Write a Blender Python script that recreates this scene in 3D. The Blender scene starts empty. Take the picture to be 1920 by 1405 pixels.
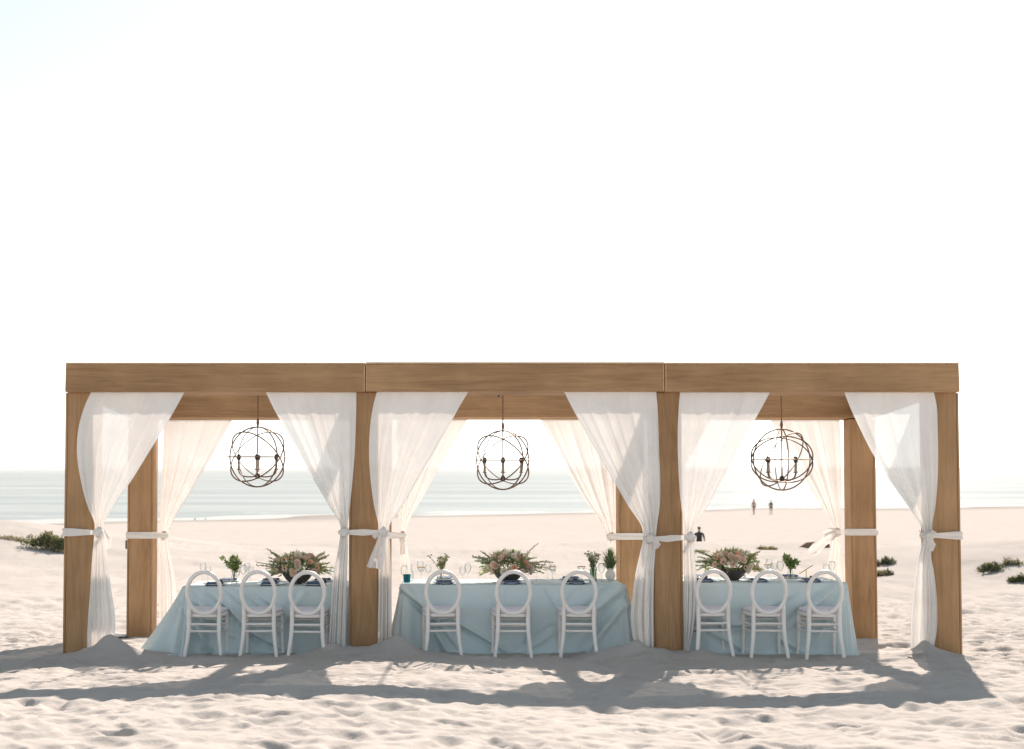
import bpy, bmesh, math, random
import numpy as np
from mathutils import Vector, Matrix
R = math.radians
S = bpy.context.scene
C = S.collection

# ------------------------------------------------------------------ camera
F = 2596.0; PX, PY = 841.0, 765.0            # focal length and principal point in photo pixels
PITCH = math.atan(113.0 / F); CAMZ = 1.955
cd = bpy.data.cameras.new('camera'); cam = bpy.data.objects.new('camera', cd); C.objects.link(cam)
cam.location = (0, 0, CAMZ); cam.rotation_euler = (R(90) + PITCH, 0, 0)
cd.sensor_width = 36; cd.lens = F / 1920 * 36
cd.shift_x = (960 - PX) / 1920; cd.shift_y = (PY - 702.5) / 1920
cd.clip_start = 0.1; cd.clip_end = 60000
cd.dof.use_dof = True; cd.dof.focus_distance = 14.9; cd.dof.aperture_fstop = 2.4
S.camera = cam
# ------------------------------------------------------------------ light
SUN_EL, SUN_AZ = R(34.5), R(17)                # azimuth: clockwise from +Y, towards +X
w = bpy.data.worlds.new('World'); S.world = w; w.use_nodes = True
nt = w.node_tree; bg = nt.nodes['Background']
sky = nt.nodes.new('ShaderNodeTexSky'); sky.sky_type = 'NISHITA'; sky.sun_disc = False
sky.sun_elevation = SUN_EL; sky.sun_rotation = SUN_AZ
sky.air_density = 0.8; sky.dust_density = 0.6; sky.ozone_density = 1.0
tint = nt.nodes.new('ShaderNodeMix'); tint.data_type = 'RGBA'; tint.blend_type = 'MULTIPLY'; tint.inputs[0].default_value = 1
tint.inputs[7].default_value = (.945, 1.02, 1.035, 1)          # pale marine haze, the same all over the sky
hs = nt.nodes.new('ShaderNodeHueSaturation'); hs.inputs['Saturation'].default_value = .20
nt.links.new(sky.outputs[0], hs.inputs['Color']); nt.links.new(hs.outputs[0], tint.inputs[6]); nt.links.new(tint.outputs[2], bg.inputs[0]); bg.inputs[1].default_value = 0.085
sl = bpy.data.lights.new('sun', 'SUN'); so = bpy.data.objects.new('sun', sl); C.objects.link(so)
sl.energy = 5.0; sl.angle = R(0.6); sl.color = (1.0, 0.84, 0.72)
sd = Vector((math.sin(SUN_AZ) * math.cos(SUN_EL), math.cos(SUN_AZ) * math.cos(SUN_EL), math.sin(SUN_EL)))
so.rotation_euler = sd.to_track_quat('Z', 'Y').to_euler(); so.location = sd * 60
S.view_settings.view_transform = 'Standard'; S.view_settings.look = 'None'
S.view_settings.exposure = 0.92; S.view_settings.gamma = 1
S.render.engine = 'CYCLES'
S.cycles.max_bounces = 10; S.cycles.transparent_max_bounces = 16
S.cycles.caustics_reflective = False; S.cycles.caustics_refractive = False
S.cycles.sample_clamp_indirect = 6

# ------------------------------------------------------------------ helpers
def P(px, py, Y):
    """world point that stands at depth Y where the survey of the photo puts (px, py)"""
    u = (px - PX) / F; v = (PY - py) / F
    k = Y / (math.cos(PITCH) - v * math.sin(PITCH))
    return Vector((u * k, Y, CAMZ + (math.sin(PITCH) + v * math.cos(PITCH)) * k))
def tag(o, label, cat, group=None, kind=None):
    o['label'] = label
    if cat: o['category'] = cat
    if group: o['group'] = group
    if kind: o['kind'] = kind
    return o
def empty(name, loc=(0, 0, 0), rz=0, parent=None):
    o = bpy.data.objects.new(name, None); C.objects.link(o); o.location = loc; o.rotation_euler = (0, 0, rz)
    o.empty_display_size = .1
    if parent: o.parent = parent
    return o
def obj(name, me, mat=None, parent=None, loc=(0, 0, 0), rot=(0, 0, 0), sc=None):
    o = bpy.data.objects.new(name, me); C.objects.link(o); o.location = loc; o.rotation_euler = rot
    if sc is not None: o.scale = sc if hasattr(sc, '__len__') else (sc, sc, sc)
    if mat and not me.materials: me.materials.append(mat)
    if parent: o.parent = parent
    return o
def copy_tree(o, parent=None):
    c = o.copy(); C.objects.link(c); c.parent = parent
    for ch in list(o.children): copy_tree(ch, c)
    return c
class MB:
    def __init__(s): s.v = []; s.f = []; s.m = []
    def add(s, vs, fs, mi=0):
        b = len(s.v); s.v += [tuple(p) for p in vs]
        s.f += [tuple(i + b for i in f) for f in fs]; s.m += [mi] * len(fs)
    def box(s, c, d, mi=0):
        x, y, z = c; a, b, e = d[0] / 2, d[1] / 2, d[2] / 2
        vs = [(x + i * a, y + j * b, z + k * e) for k in (-1, 1) for j in (-1, 1) for i in (-1, 1)]
        s.add(vs, [(0, 2, 3, 1), (4, 5, 7, 6), (0, 1, 5, 4), (2, 6, 7, 3), (0, 4, 6, 2), (1, 3, 7, 5)], mi)
    def tube(s, pts, r, n=8, closed=False, mi=0, sy=1.0, up=None):
        pts = [Vector(p) for p in pts]; N = len(pts)
        rs = r if hasattr(r, '__len__') else [r] * N
        vs = []; prev = None
        for i, p in enumerate(pts):
            if closed: t = pts[(i + 1) % N] - pts[i - 1]
            else: t = pts[min(i + 1, N - 1)] - pts[max(i - 1, 0)]
            t = t.normalized() if t.length > 1e-9 else Vector((0, 0, 1))
            if prev is None:
                a = Vector(up) if up else (Vector((0, 0, 1)) if abs(t.z) < .9 else Vector((0, 1, 0)))
            else: a = prev
            a = (a - t * a.dot(t)).normalized(); b = t.cross(a); prev = a
            for k in range(n):
                an = 2 * math.pi * k / n
                vs.append(p + (a * math.cos(an) * sy + b * math.sin(an)) * rs[i])
        fs = []
        for i in range(N if closed else N - 1):
            j = (i + 1) % N
            for k in range(n):
                l = (k + 1) % n
                fs.append((i * n + k, j * n + k, j * n + l, i * n + l)[::-1])
        if not closed: fs.append(tuple(range(n))); fs.append(tuple((N - 1) * n + k for k in range(n))[::-1])
        s.add(vs, fs, mi)
    def lathe(s, prof, n=20, c=(0, 0, 0), mi=0):
        vs = []; fs = []
        for (r, z) in prof:
            for k in range(n):
                a = 2 * math.pi * k / n
                vs.append((c[0] + r * math.cos(a), c[1] + r * math.sin(a), c[2] + z))
        for i in range(len(prof) - 1):
            for k in range(n):
                l = (k + 1) % n
                fs.append((i * n + k, i * n + l, (i + 1) * n + l, (i + 1) * n + k))
        s.add(vs, fs, mi)
    def grid(s, pts, nu, nv, mi=0):
        fs = [(j * nu + i, j * nu + i + 1, (j + 1) * nu + i + 1, (j + 1) * nu + i) for j in range(nv - 1) for i in range(nu - 1)]
        s.add(pts, fs, mi)
    def mesh(s, name, mats=(), smooth=False, bevel=0):
        me = bpy.data.meshes.new(name); me.from_pydata(s.v, [], s.f); me.update()
        for m in mats: me.materials.append(m)
        if len(mats) > 1: me.polygons.foreach_set('material_index', s.m)
        if bevel:
            bm = bmesh.new(); bm.from_mesh(me)
            bmesh.ops.bevel(bm, geom=list(bm.edges), offset=bevel, segments=1, affect='EDGES'); bm.to_mesh(me); bm.free()
        if smooth: me.shade_smooth()
        return me
    def build(s, name, mat, parent=None, smooth=False, bevel=0, loc=(0, 0, 0), rot=(0, 0, 0)):
        mats = mat if isinstance(mat, (list, tuple)) else [mat]
        return obj(name, s.mesh(name, mats, smooth, bevel), None, parent, loc, rot)

# ------------------------------------------------------------------ materials
def newmat(name):
    m = bpy.data.materials.new(name); m.use_nodes = True; n = m.node_tree
    return m, n, n.nodes['Principled BSDF'], n.nodes['Material Output']
def N(n, t, **k):
    x = n.nodes.new(t)
    for a, b in k.items(): setattr(x, a, b)
    return x
def simple(name, col, rough=.6, var=.12, scale=20, metal=0, bump=0, spec=.5):
    m, n, b, o = newmat(name)
    tc = N(n, 'ShaderNodeTexCoord'); no = N(n, 'ShaderNodeTexNoise'); no.inputs['Scale'].default_value = scale; no.inputs['Detail'].default_value = 4
    n.links.new(tc.outputs['Object'], no.inputs['Vector'])
    r = N(n, 'ShaderNodeValToRGB')
    r.color_ramp.elements[0].position = .3; r.color_ramp.elements[1].position = .7
    r.color_ramp.elements[0].color = [c * (1 - var) for c in col] + [1]; r.color_ramp.elements[1].color = [min(1, c * (1 + var)) for c in col] + [1]
    n.links.new(no.outputs['Fac'], r.inputs[0]); n.links.new(r.outputs[0], b.inputs['Base Color'])
    b.inputs['Roughness'].default_value = rough; b.inputs['Metallic'].default_value = metal; b.inputs['Specular IOR Level'].default_value = spec
    if bump:
        bp = N(n, 'ShaderNodeBump'); bp.inputs['Strength'].default_value = bump; bp.inputs['Distance'].default_value = .01
        n.links.new(no.outputs['Fac'], bp.inputs['Height']); n.links.new(bp.outputs[0], b.inputs['Normal'])
    return m
def wood(name, axis, dark, light):
    m, n, b, o = newmat(name)
    tc = N(n, 'ShaderNodeTexCoord'); oi = N(n, 'ShaderNodeObjectInfo')
    sc = [14, 14, 14]; sc[axis] = .9
    mp = N(n, 'ShaderNodeMapping'); mp.inputs['Scale'].default_value = sc
    of = N(n, 'ShaderNodeVectorMath', operation='SCALE'); of.inputs[0].default_value = (13, 7, 17); n.links.new(oi.outputs['Random'], of.inputs['Scale'])
    ad = N(n, 'ShaderNodeVectorMath', operation='ADD'); n.links.new(tc.outputs['Object'], ad.inputs[0]); n.links.new(of.outputs[0], ad.inputs[1])
    n.links.new(ad.outputs[0], mp.inputs['Vector'])
    n1 = N(n, 'ShaderNodeTexNoise'); n1.inputs['Scale'].default_value = 1.0; n1.inputs['Detail'].default_value = 6; n1.inputs['Distortion'].default_value = 1.4
    n2 = N(n, 'ShaderNodeTexNoise'); n2.inputs['Scale'].default_value = 7.0; n2.inputs['Detail'].default_value = 3
    n3 = N(n, 'ShaderNodeTexNoise'); n3.inputs['Scale'].default_value = 1.3; n3.inputs['Detail'].default_value = 3
    n.links.new(mp.outputs[0], n1.inputs['Vector']); n.links.new(mp.outputs[0], n2.inputs['Vector']); n.links.new(ad.outputs[0], n3.inputs['Vector'])
    m1 = N(n, 'ShaderNodeMix', data_type='FLOAT'); m1.inputs[0].default_value = .35; n.links.new(n1.outputs[0], m1.inputs[2]); n.links.new(n2.outputs[0], m1.inputs[3])
    m2 = N(n, 'ShaderNodeMix', data_type='FLOAT'); m2.inputs[0].default_value = .45; n.links.new(m1.outputs[0], m2.inputs[2]); n.links.new(n3.outputs[0], m2.inputs[3])
    r = N(n, 'ShaderNodeValToRGB'); r.color_ramp.elements[0].position = .36; r.color_ramp.elements[1].position = .64
    r.color_ramp.elements[0].color = list(dark) + [1]; r.color_ramp.elements[1].color = list(light) + [1]
    n.links.new(m2.outputs[0], r.inputs[0]); n.links.new(r.outputs[0], b.inputs['Base Color'])
    b.inputs['Roughness'].default_value = .62; b.inputs['Specular IOR Level'].default_value = .25
    bp = N(n, 'ShaderNodeBump'); bp.inputs['Strength'].default_value = .25; bp.inputs['Distance'].default_value = .003
    n.links.new(m1.outputs[0], bp.inputs['Height']); n.links.new(bp.outputs[0], b.inputs['Normal'])
    return m
WD, WL = (.275, .158, .076), (.50, .305, .158)
WOOD = [wood('stained wood along x', 0, WD, WL), wood('stained wood along y', 1, WD, WL), wood('stained wood along z', 2, WD, WL)]
WTRIM_LIT = simple('pale wood trim and lit edge', (.56, .35, .19), .6, .15, 30)  # pale joint trims, and the sunlit top edge painted on the beams

def sand_mat():
    m, n, b, o = newmat('beach sand')
    tc = N(n, 'ShaderNodeTexCoord')
    a = N(n, 'ShaderNodeTexNoise'); a.inputs['Scale'].default_value = .6; a.inputs['Detail'].default_value = 5
    f = N(n, 'ShaderNodeTexNoise'); f.inputs['Scale'].default_value = 90; f.inputs['Detail'].default_value = 3
    g = N(n, 'ShaderNodeTexNoise'); g.inputs['Scale'].default_value = 9; g.inputs['Detail'].default_value = 5
    for x in (a, f, g): n.links.new(tc.outputs['Object'], x.inputs['Vector'])
    mx = N(n, 'ShaderNodeMix', data_type='FLOAT'); mx.inputs[0].default_value = .45; n.links.new(a.outputs[0], mx.inputs[2]); n.links.new(f.outputs[0], mx.inputs[3])
    r = N(n, 'ShaderNodeValToRGB'); r.color_ramp.elements[0].position = .3; r.color_ramp.elements[1].position = .7
    r.color_ramp.elements[0].color = (.415, .40, .385, 1); r.color_ramp.elements[1].color = (.495, .475, .455, 1)
    n.links.new(mx.outputs[0], r.inputs[0])
    # damp sand at the waterline
    sx = N(n, 'ShaderNodeSeparateXYZ'); n.links.new(tc.outputs['Object'], sx.inputs[0])
    mr = N(n, 'ShaderNodeMapRange'); mr.inputs['From Min'].default_value = -3.60; mr.inputs['From Max'].default_value = -3.50
    mr.inputs['To Min'].default_value = .62; mr.inputs['To Max'].default_value = 1.0
    n.links.new(sx.outputs['Z'], mr.inputs['Value'])
    ml = N(n, 'ShaderNodeMix', data_type='RGBA', blend_type='MULTIPLY'); ml.inputs[0].default_value = 1
    n.links.new(r.outputs[0], ml.inputs[6]); n.links.new(mr.outputs[0], ml.inputs[7])
    n.links.new(ml.outputs[2], b.inputs['Base Color'])
    b.inputs['Roughness'].default_value = 1.0; b.inputs['Specular IOR Level'].default_value = 0
    b1 = N(n, 'ShaderNodeBump'); b1.inputs['Strength'].default_value = .5; b1.inputs['Distance'].default_value = .03; n.links.new(g.outputs[0], b1.inputs['Height'])
    b2 = N(n, 'ShaderNodeBump'); b2.inputs['Strength'].default_value = .35; b2.inputs['Distance'].default_value = .004; n.links.new(f.outputs[0], b2.inputs['Height'])
    n.links.new(b1.outputs[0], b2.inputs['Normal']); n.links.new(b2.outputs[0], b.inputs['Normal'])
    return m
SAND = sand_mat()

def sea_mat():
    m, n, b, o = newmat('sea water')
    tc = N(n, 'ShaderNodeTexCoord')
    n.nodes.remove(b)
    b = N(n, 'ShaderNodeBsdfDiffuse')
    def band(sx, sy, lo, hi, a, c):
        mp = N(n, 'ShaderNodeMapping'); mp.inputs['Scale'].default_value = (sx, sy, 1); n.links.new(tc.outputs['Object'], mp.inputs['Vector'])
        no = N(n, 'ShaderNodeTexNoise'); no.inputs['Scale'].default_value = 1; no.inputs['Detail'].default_value = 5; n.links.new(mp.outputs[0], no.inputs['Vector'])
        r = N(n, 'ShaderNodeValToRGB'); r.color_ramp.elements[0].position = lo; r.color_ramp.elements[1].position = hi; r.color_ramp.elements[0].color = a; r.color_ramp.elements[1].color = c
        n.links.new(no.outputs[0], r.inputs[0]); return r
    w1 = band(.006, .045, .36, .64, (.27, .32, .335, 1), (.375, .42, .43, 1)); w2 = band(.05, .30, .62, .74, (0, 0, 0, 1), (.16, .16, .16, 1))
    ad = N(n, 'ShaderNodeMix', data_type='RGBA', blend_type='ADD'); ad.inputs[0].default_value = 1; n.links.new(w1.outputs[0], ad.inputs[6]); n.links.new(w2.outputs[0], ad.inputs[7])
    # foam along the waterline
    sp = N(n, 'ShaderNodeSeparateXYZ'); n.links.new(tc.outputs['Object'], sp.inputs[0])
    ma = N(n, 'ShaderNodeMath', operation='MULTIPLY_ADD'); ma.inputs[1].default_value = -.455; n.links.new(sp.outputs['X'], ma.inputs[0]); n.links.new(sp.outputs['Y'], ma.inputs[2])
    fn = band(.06, .06, .2, .8, (0, 0, 0, 1), (26, 26, 26, 1)); sb = N(n, 'ShaderNodeMath', operation='SUBTRACT'); n.links.new(ma.outputs[0], sb.inputs[0]); n.links.new(fn.outputs[0], sb.inputs[1])
    fr = N(n, 'ShaderNodeValToRGB'); fr.color_ramp.interpolation = 'EASE'
    e = fr.color_ramp.elements; e[0].position = 0; e[0].color = (.5, .5, .5, 1); e[1].position = 1; e[1].color = (0, 0, 0, 1)
    for pos, v in ((.12, .55), (.16, .0), (.36, .0), (.40, .45), (.44, .0)): q = e.new(pos); q.color = (v, v, v, 1)
    mr = N(n, 'ShaderNodeMapRange'); mr.inputs['From Min'].default_value = 150; mr.inputs['From Max'].default_value = 200; n.links.new(sb.outputs[0], mr.inputs['Value']); n.links.new(mr.outputs[0], fr.inputs[0])
    fm = N(n, 'ShaderNodeMix', data_type='RGBA'); n.links.new(fr.outputs[0], fm.inputs[0]); n.links.new(ad.outputs[2], fm.inputs[6]); fm.inputs[7].default_value = (.62, .63, .62, 1)
    n.links.new(fm.outputs[2], b.inputs[0])
    g = N(n, 'ShaderNodeBsdfGlossy'); g.inputs['Roughness'].default_value = .15
    mx = N(n, 'ShaderNodeMixShader'); mx.inputs[0].default_value = .13
    n.links.new(b.outputs[0], mx.inputs[1]); n.links.new(g.outputs[0], mx.inputs[2]); n.links.new(mx.outputs[0], o.inputs[0])
    prev = None
    for sx, sy, st, di in ((.04, .12, .6, .9), (.3, .7, .7, .30), (1.3, 2.6, .7, .12)):
        mp = N(n, 'ShaderNodeMapping'); mp.inputs['Scale'].default_value = (sx, sy, 1); n.links.new(tc.outputs['Object'], mp.inputs['Vector'])
        no = N(n, 'ShaderNodeTexNoise'); no.inputs['Scale'].default_value = 1; no.inputs['Detail'].default_value = 4; n.links.new(mp.outputs[0], no.inputs['Vector'])
        bp = N(n, 'ShaderNodeBump'); bp.inputs['Strength'].default_value = st; bp.inputs['Distance'].default_value = di
        n.links.new(no.outputs[0], bp.inputs['Height'])
        if prev: n.links.new(prev.outputs[0], bp.inputs['Normal'])
        prev = bp
    n.links.new(prev.outputs[0], b.inputs['Normal']); n.links.new(prev.outputs[0], g.inputs['Normal'])
    return m
SEA = sea_mat()

def cloth_mat(name, col, trans, clear, weave=900, rough=.9):
    """diffuse + translucent cloth, with the open weave of a sheer as plain transparency"""
    m, n, b, o = newmat(name); n.nodes.remove(b)
    tc = N(n, 'ShaderNodeTexCoord'); no = N(n, 'ShaderNodeTexNoise'); no.inputs['Scale'].default_value = 3; no.inputs['Detail'].default_value = 5
    n.links.new(tc.outputs['Object'], no.inputs['Vector'])
    r = N(n, 'ShaderNodeValToRGB'); r.color_ramp.elements[0].position = .3; r.color_ramp.elements[1].position = .7
    r.color_ramp.elements[0].color = [c * .94 for c in col] + [1]; r.color_ramp.elements[1].color = [min(1, c * 1.05) for c in col] + [1]
    n.links.new(no.outputs[0], r.inputs[0])
    fi = N(n, 'ShaderNodeTexNoise'); fi.inputs['Scale'].default_value = 160; n.links.new(tc.outputs['Object'], fi.inputs['Vector'])
    bp = N(n, 'ShaderNodeBump'); bp.inputs['Strength'].default_value = .12; bp.inputs['Distance'].default_value = .002; n.links.new(fi.outputs[0], bp.inputs['Height'])
    d = N(n, 'ShaderNodeBsdfDiffuse'); t = N(n, 'ShaderNodeBsdfTranslucent')
    for x in (d, t): n.links.new(r.outputs[0], x.inputs[0]); n.links.new(bp.outputs[0], x.inputs['Normal'])
    mx = N(n, 'ShaderNodeMixShader'); mx.inputs[0].default_value = trans; n.links.new(d.outputs[0], mx.inputs[1]); n.links.new(t.outputs[0], mx.inputs[2])
    last = mx
    if clear:
        tr = N(n, 'ShaderNodeBsdfTransparent'); m2 = N(n, 'ShaderNodeMixShader'); m2.inputs[0].default_value = clear
        n.links.new(mx.outputs[0], m2.inputs[1]); n.links.new(tr.outputs[0], m2.inputs[2]); last = m2
    n.links.new(last.outputs[0], o.inputs[0])
    return m
SHEER = cloth_mat('white sheer voile', (.96, .94, .92), .12, .09)
SASHM = cloth_mat('white sash voile', (.94, .91, .88), .2, .02)
TCLOTH = cloth_mat('dusty blue velvet cloth', (.65, .765, .79), .04, 0)
LEAFS = [cloth_mat('leaf green deep', (.24, .32, .14), .6, 0), cloth_mat('leaf green fresh', (.42, .50, .18), .6, 0),
         cloth_mat('leaf green silver', (.40, .45, .32), .55, 0), cloth_mat('leaf green dry', (.54, .50, .30), .55, 0)]
PETALS = [cloth_mat('petal peach', (.92, .64, .50), .45, 0), cloth_mat('petal blush', (.93, .77, .67), .45, 0), cloth_mat('petal cream', (.93, .88, .78), .45, 0)]
HEART = simple('flower heart', (.12, .06, .04), .8)
PAINT = simple('white chair paint', (.92, .88, .85), .38, .04, 8)
CUSH = simple('pale cushion fabric', (.74, .74, .80), .85, .05, 40, bump=.1)
BRONZE = simple('aged bronze', (.19, .115, .07), .5, .3, 30, metal=.6)
IRON = simple('dark iron', (.03, .028, .026), .5, .2, 30)
SLEEVE = simple('candle sleeve', (.35, .30, .25), .6)
BOWL = simple('dark stoneware', (.055, .052, .048), .7, .25, 14, bump=.2)
NAVY = simple('navy napkin linen', (.05, .10, .21), .9, .15, 60, bump=.2)
CHINA = simple('white china', (.80, .79, .77), .2, .02, 5)
GOLD = simple('brushed gold', (.55, .34, .12), .35, .1, 40, metal=.9)
DARKG = simple('dark votive glass', (.03, .03, .035), .15, .2, 20)
STEEL = simple('grey steel', (.18, .18, .17), .5, .15, 30, metal=.5)
WAX = simple('ivory wax', (.78, .72, .6), .5)
STEM = simple('plant stems', (.08, .12, .04), .7)
DRYW = simple('driftwood', (.22, .14, .10), .85, .3, 12)
def glass(name, col, refl=.12):
    m, n, b, o = newmat(name); n.nodes.remove(b)
    t = N(n, 'ShaderNodeBsdfTransparent'); t.inputs[0].default_value = list(col) + [1]
    g = N(n, 'ShaderNodeBsdfGlossy'); g.inputs['Roughness'].default_value = .04
    fr = N(n, 'ShaderNodeFresnel'); fr.inputs[0].default_value = 1.5
    ad = N(n, 'ShaderNodeMath', operation='ADD'); ad.operation = 'MULTIPLY'; ad.inputs[1].default_value = .55; n.links.new(fr.outputs[0], ad.inputs[0])
    mx = N(n, 'ShaderNodeMixShader'); n.links.new(ad.outputs[0], mx.inputs[0]); n.links.new(t.outputs[0], mx.inputs[1]); n.links.new(g.outputs[0], mx.inputs[2])
    n.links.new(mx.outputs[0], o.inputs[0]); return m
GLASS = glass('clear glass', (.97, .98, .98)); TEAL = glass('teal glass', (.12, .50, .55)); GREENG = glass('green tinted glass', (.45, .62, .50))

# ------------------------------------------------------------------ terrain
rng = np.random.default_rng(7)
LAT = rng.random((256, 256))
def vnoise(x, y, s, ox=0.0):
    x = x / s + ox * 17.3; y = y / s + ox * 9.1
    xi = np.floor(x).astype(int); yi = np.floor(y).astype(int); fx = x - xi; fy = y - yi
    fx = fx * fx * fx * (fx * (fx * 6 - 15) + 10); fy = fy * fy * fy * (fy * (fy * 6 - 15) + 10)
    a = LAT[xi & 255, yi & 255]; b = LAT[(xi + 1) & 255, yi & 255]; c = LAT[xi & 255, (yi + 1) & 255]; d = LAT[(xi + 1) & 255, (yi + 1) & 255]
    return (a * (1 - fx) + b * fx) * (1 - fy) + (c * (1 - fx) + d * fx) * fy - .5
def sstep(a, b, x):
    t = np.clip((x - a) / (b - a), 0, 1); return t * t * (3 - 2 * t)
SEAZ = -3.6
MOUNDS = [  # x, y, height, sx, sy : drifts against the posts and the dunes behind
    (-3.50, 14.38, .20, .20, .15), (-1.20, 14.44, .13, .17, .14), (-.52, 14.36, .20, .22, .16), (-5, 10.0, .10, 2.5, 2.5), (5.6, 10.6, .06, 1.5, 1.6),
    (1.95, 14.44, .16, .24, .16), (2.62, 14.44, .08, .15, .14), (4.92, 14.40, .18, .15, .18), (-3.2, 17.2, .06, .4, .3), (5.0, 17.1, .08, .4, .3),
    (-11.6, 38, .62, 3.6, 4.0), (-15, 36, .5, 3.5, 4), (12.2, 30, .50, 2.6, 2.6), (10.3, 33, .22, 1.2, 1.4), (9.6, 39, .26, 3.0, 3.0), (5.2, 41, .12, 2.5, 3), (16, 32, .6, 3, 3)]
def shore(x): return 166 + .455 * np.clip(x, -80, 140) + 3 * np.sin(x * .06)
def base_h(x, y):
    x = np.asarray(x, float); y = np.asarray(y, float)
    z = np.where(y < 14.5, -.042 * (np.maximum(y, 3) - 14.5), -.063 * (np.minimum(y, 19.5) - 14.5))
    z = z - .012 * np.clip(y - 19.5, 0, 12)
    zb = SEAZ + .0072 * (shore(x) - y)
    k = sstep(42, 58, y + 2.5 * np.sin(x * .35) + 1.5 * np.sin(x * .9 + 1)); z = z * (1 - k) + zb * k
    for (mx, my, h, sx, sy) in MOUNDS:
        r2 = ((x - mx) / sx) ** 2 + ((y - my) / sy) ** 2
        z = z + (h * np.exp(-r2 / 2) if sx > .35 else h * 1.5 * np.exp(-np.sqrt(r2 + .10)))
    near = 1 - sstep(38, 60, y)
    near = near * (1 - .75 * np.exp(-((y - 14.9) / .9) ** 2))
    z = z + near * (.10 * vnoise(x, y, 2.7, 1) + .055 * vnoise(x, y, 1.1, 2))
    z = z + .12 * vnoise(x, y, 14, 3) * sstep(20, 40, y)
    return z
def H(x, y): return float(base_h(np.array([x]), np.array([y]))[0])
def make_ground():
    ys = np.concatenate([np.linspace(-60, 0, 20)[:-1], np.linspace(0, 7, 30)[:-1], np.arange(7, 19, .026), 19 + np.cumsum(np.linspace(.026, .42, 175))])
    ys = np.concatenate([ys, ys[-1] + np.cumsum(np.linspace(.5, 4.0, 95))])
    s = np.linspace(-1, 1, 721); t = .34 * s + .66 * np.sign(s) * np.abs(s) ** 5
    half = np.where(ys > 0, .5 * ys + 20, 20 - ys * .5)
    off = .045 * np.maximum(ys, 0)
    X = t[None, :] * half[:, None] + off[:, None]; Y = np.repeat(ys[:, None], len(s), 1)
    Z = base_h(X, Y)
    near = (1 - sstep(34, 50, Y))
    Z += near * (.020 * vnoise(X, Y * 1.5, .42, 4) + .010 * vnoise(X, Y * 1.4, .21, 5) + .007 * vnoise(X, Y, .10, 6))
    # trodden hollows
    rg = np.random.default_rng(11)
    n1 = 4200
    cx = np.concatenate([rg.uniform(-6.5, 8, n1), rg.uniform(-16, 20, 3200)]); cy = np.concatenate([rg.uniform(7.6, 22, n1), rg.uniform(19, 42, 3200)])
    cx = np.concatenate([cx, rg.uniform(-5.5, 7, 2600)]); cy = np.concatenate([cy, rg.uniform(7.8, 14.8, 2600)])
    ex = np.concatenate([rg.uniform(4.6, 13, 2400), rg.uniform(-10, -3.6, 1500)]); ey = rg.uniform(14.5, 25, 3900)
    cx = np.concatenate([cx, ex]); cy = np.concatenate([cy, ey]); n3 = n1 + 3200 + 2600
    for ii, (a, b) in enumerate(zip(cx, cy)):
        if 14.9 < b < 16.1 and -3.5 < a < 5.1: continue
        L = rg.uniform(.07, .19); W = L * rg.uniform(.45, .75); an = rg.uniform(0, math.pi); dep = rg.uniform(.008, .026) * (L / .13)
        if ii >= n3: L *= .9; dep = rg.uniform(.012, .030)
        elif ii >= n1 + 3200: L *= .45; W *= .5; dep = rg.uniform(.005, .014)
        if b > 22: L *= 1.25; W *= 1.25; dep *= 1.3
        i0, i1 = np.searchsorted(ys, [b - 2.4 * L, b + 2.4 * L])
        if i1 - i0 < 2: continue
        xr = X[(i0 + i1) // 2]; j0, j1 = np.searchsorted(xr, [a - 2.4 * L, a + 2.4 * L])
        if j1 - j0 < 2: continue
        dx = X[i0:i1, j0:j1] - a; dy = Y[i0:i1, j0:j1] - b
        p = (dx * math.cos(an) + dy * math.sin(an)) / L; q = (-dx * math.sin(an) + dy * math.cos(an)) / W
        r2 = p * p + q * q
        Z[i0:i1, j0:j1] += dep * (-np.exp(-r2 ** 1.2 * 1.0) + .30 * np.exp(-(np.sqrt(r2) - 1.35) ** 2 * 9))
    nr, nc = X.shape
    me = bpy.data.meshes.new('sand')
    co = np.stack([X, Y, Z], -1).reshape(-1, 3).astype(np.float32)
    i = np.arange(nr * nc).reshape(nr, nc)
    q = np.stack([i[:-1, :-1], i[:-1, 1:], i[1:, 1:], i[1:, :-1]], -1).reshape(-1).astype(np.int32)
    nf = len(q) // 4
    me.vertices.add(nr * nc); me.vertices.foreach_set('co', co.ravel())
    me.loops.add(len(q)); me.loops.foreach_set('vertex_index', q)
    me.polygons.add(nf); me.polygons.foreach_set('loop_start', np.arange(0, 4 * nf, 4, dtype=np.int32))
    me.update(calc_edges=True); me.shade_smooth(); me.materials.append(SAND)
    o = obj('sand_ground', me); o['kind'] = 'structure'
make_ground()
mb = MB()
xs = [-14000, -4000, -1200, -400, -150, 0, 150, 400, 1200, 4000, 14000]; yy = [100, 140, 180, 240, 330, 500, 900, 1800, 4000, 9000, 22000]
mb.grid([(x, y, SEAZ) for y in yy for x in xs], len(xs), len(yy))
o = mb.build('sea', SEA); o['kind'] = 'structure'

# ------------------------------------------------------------------ sea haze
hm, hn, hb, ho = newmat('sea haze'); hn.nodes.remove(hb)
pv = N(hn, 'ShaderNodeVolumePrincipled'); pv.inputs['Color'].default_value = (.93, .95, .95, 1); pv.inputs['Density'].default_value = .00014; pv.inputs['Anisotropy'].default_value = .2
hn.links.new(pv.outputs[0], ho.inputs['Volume'])
mb = MB(); mb.box((0, 11200, -1.5), (29000, 22700, 12.0)); o = mb.build('haze', hm); o['kind'] = 'stuff'

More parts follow.
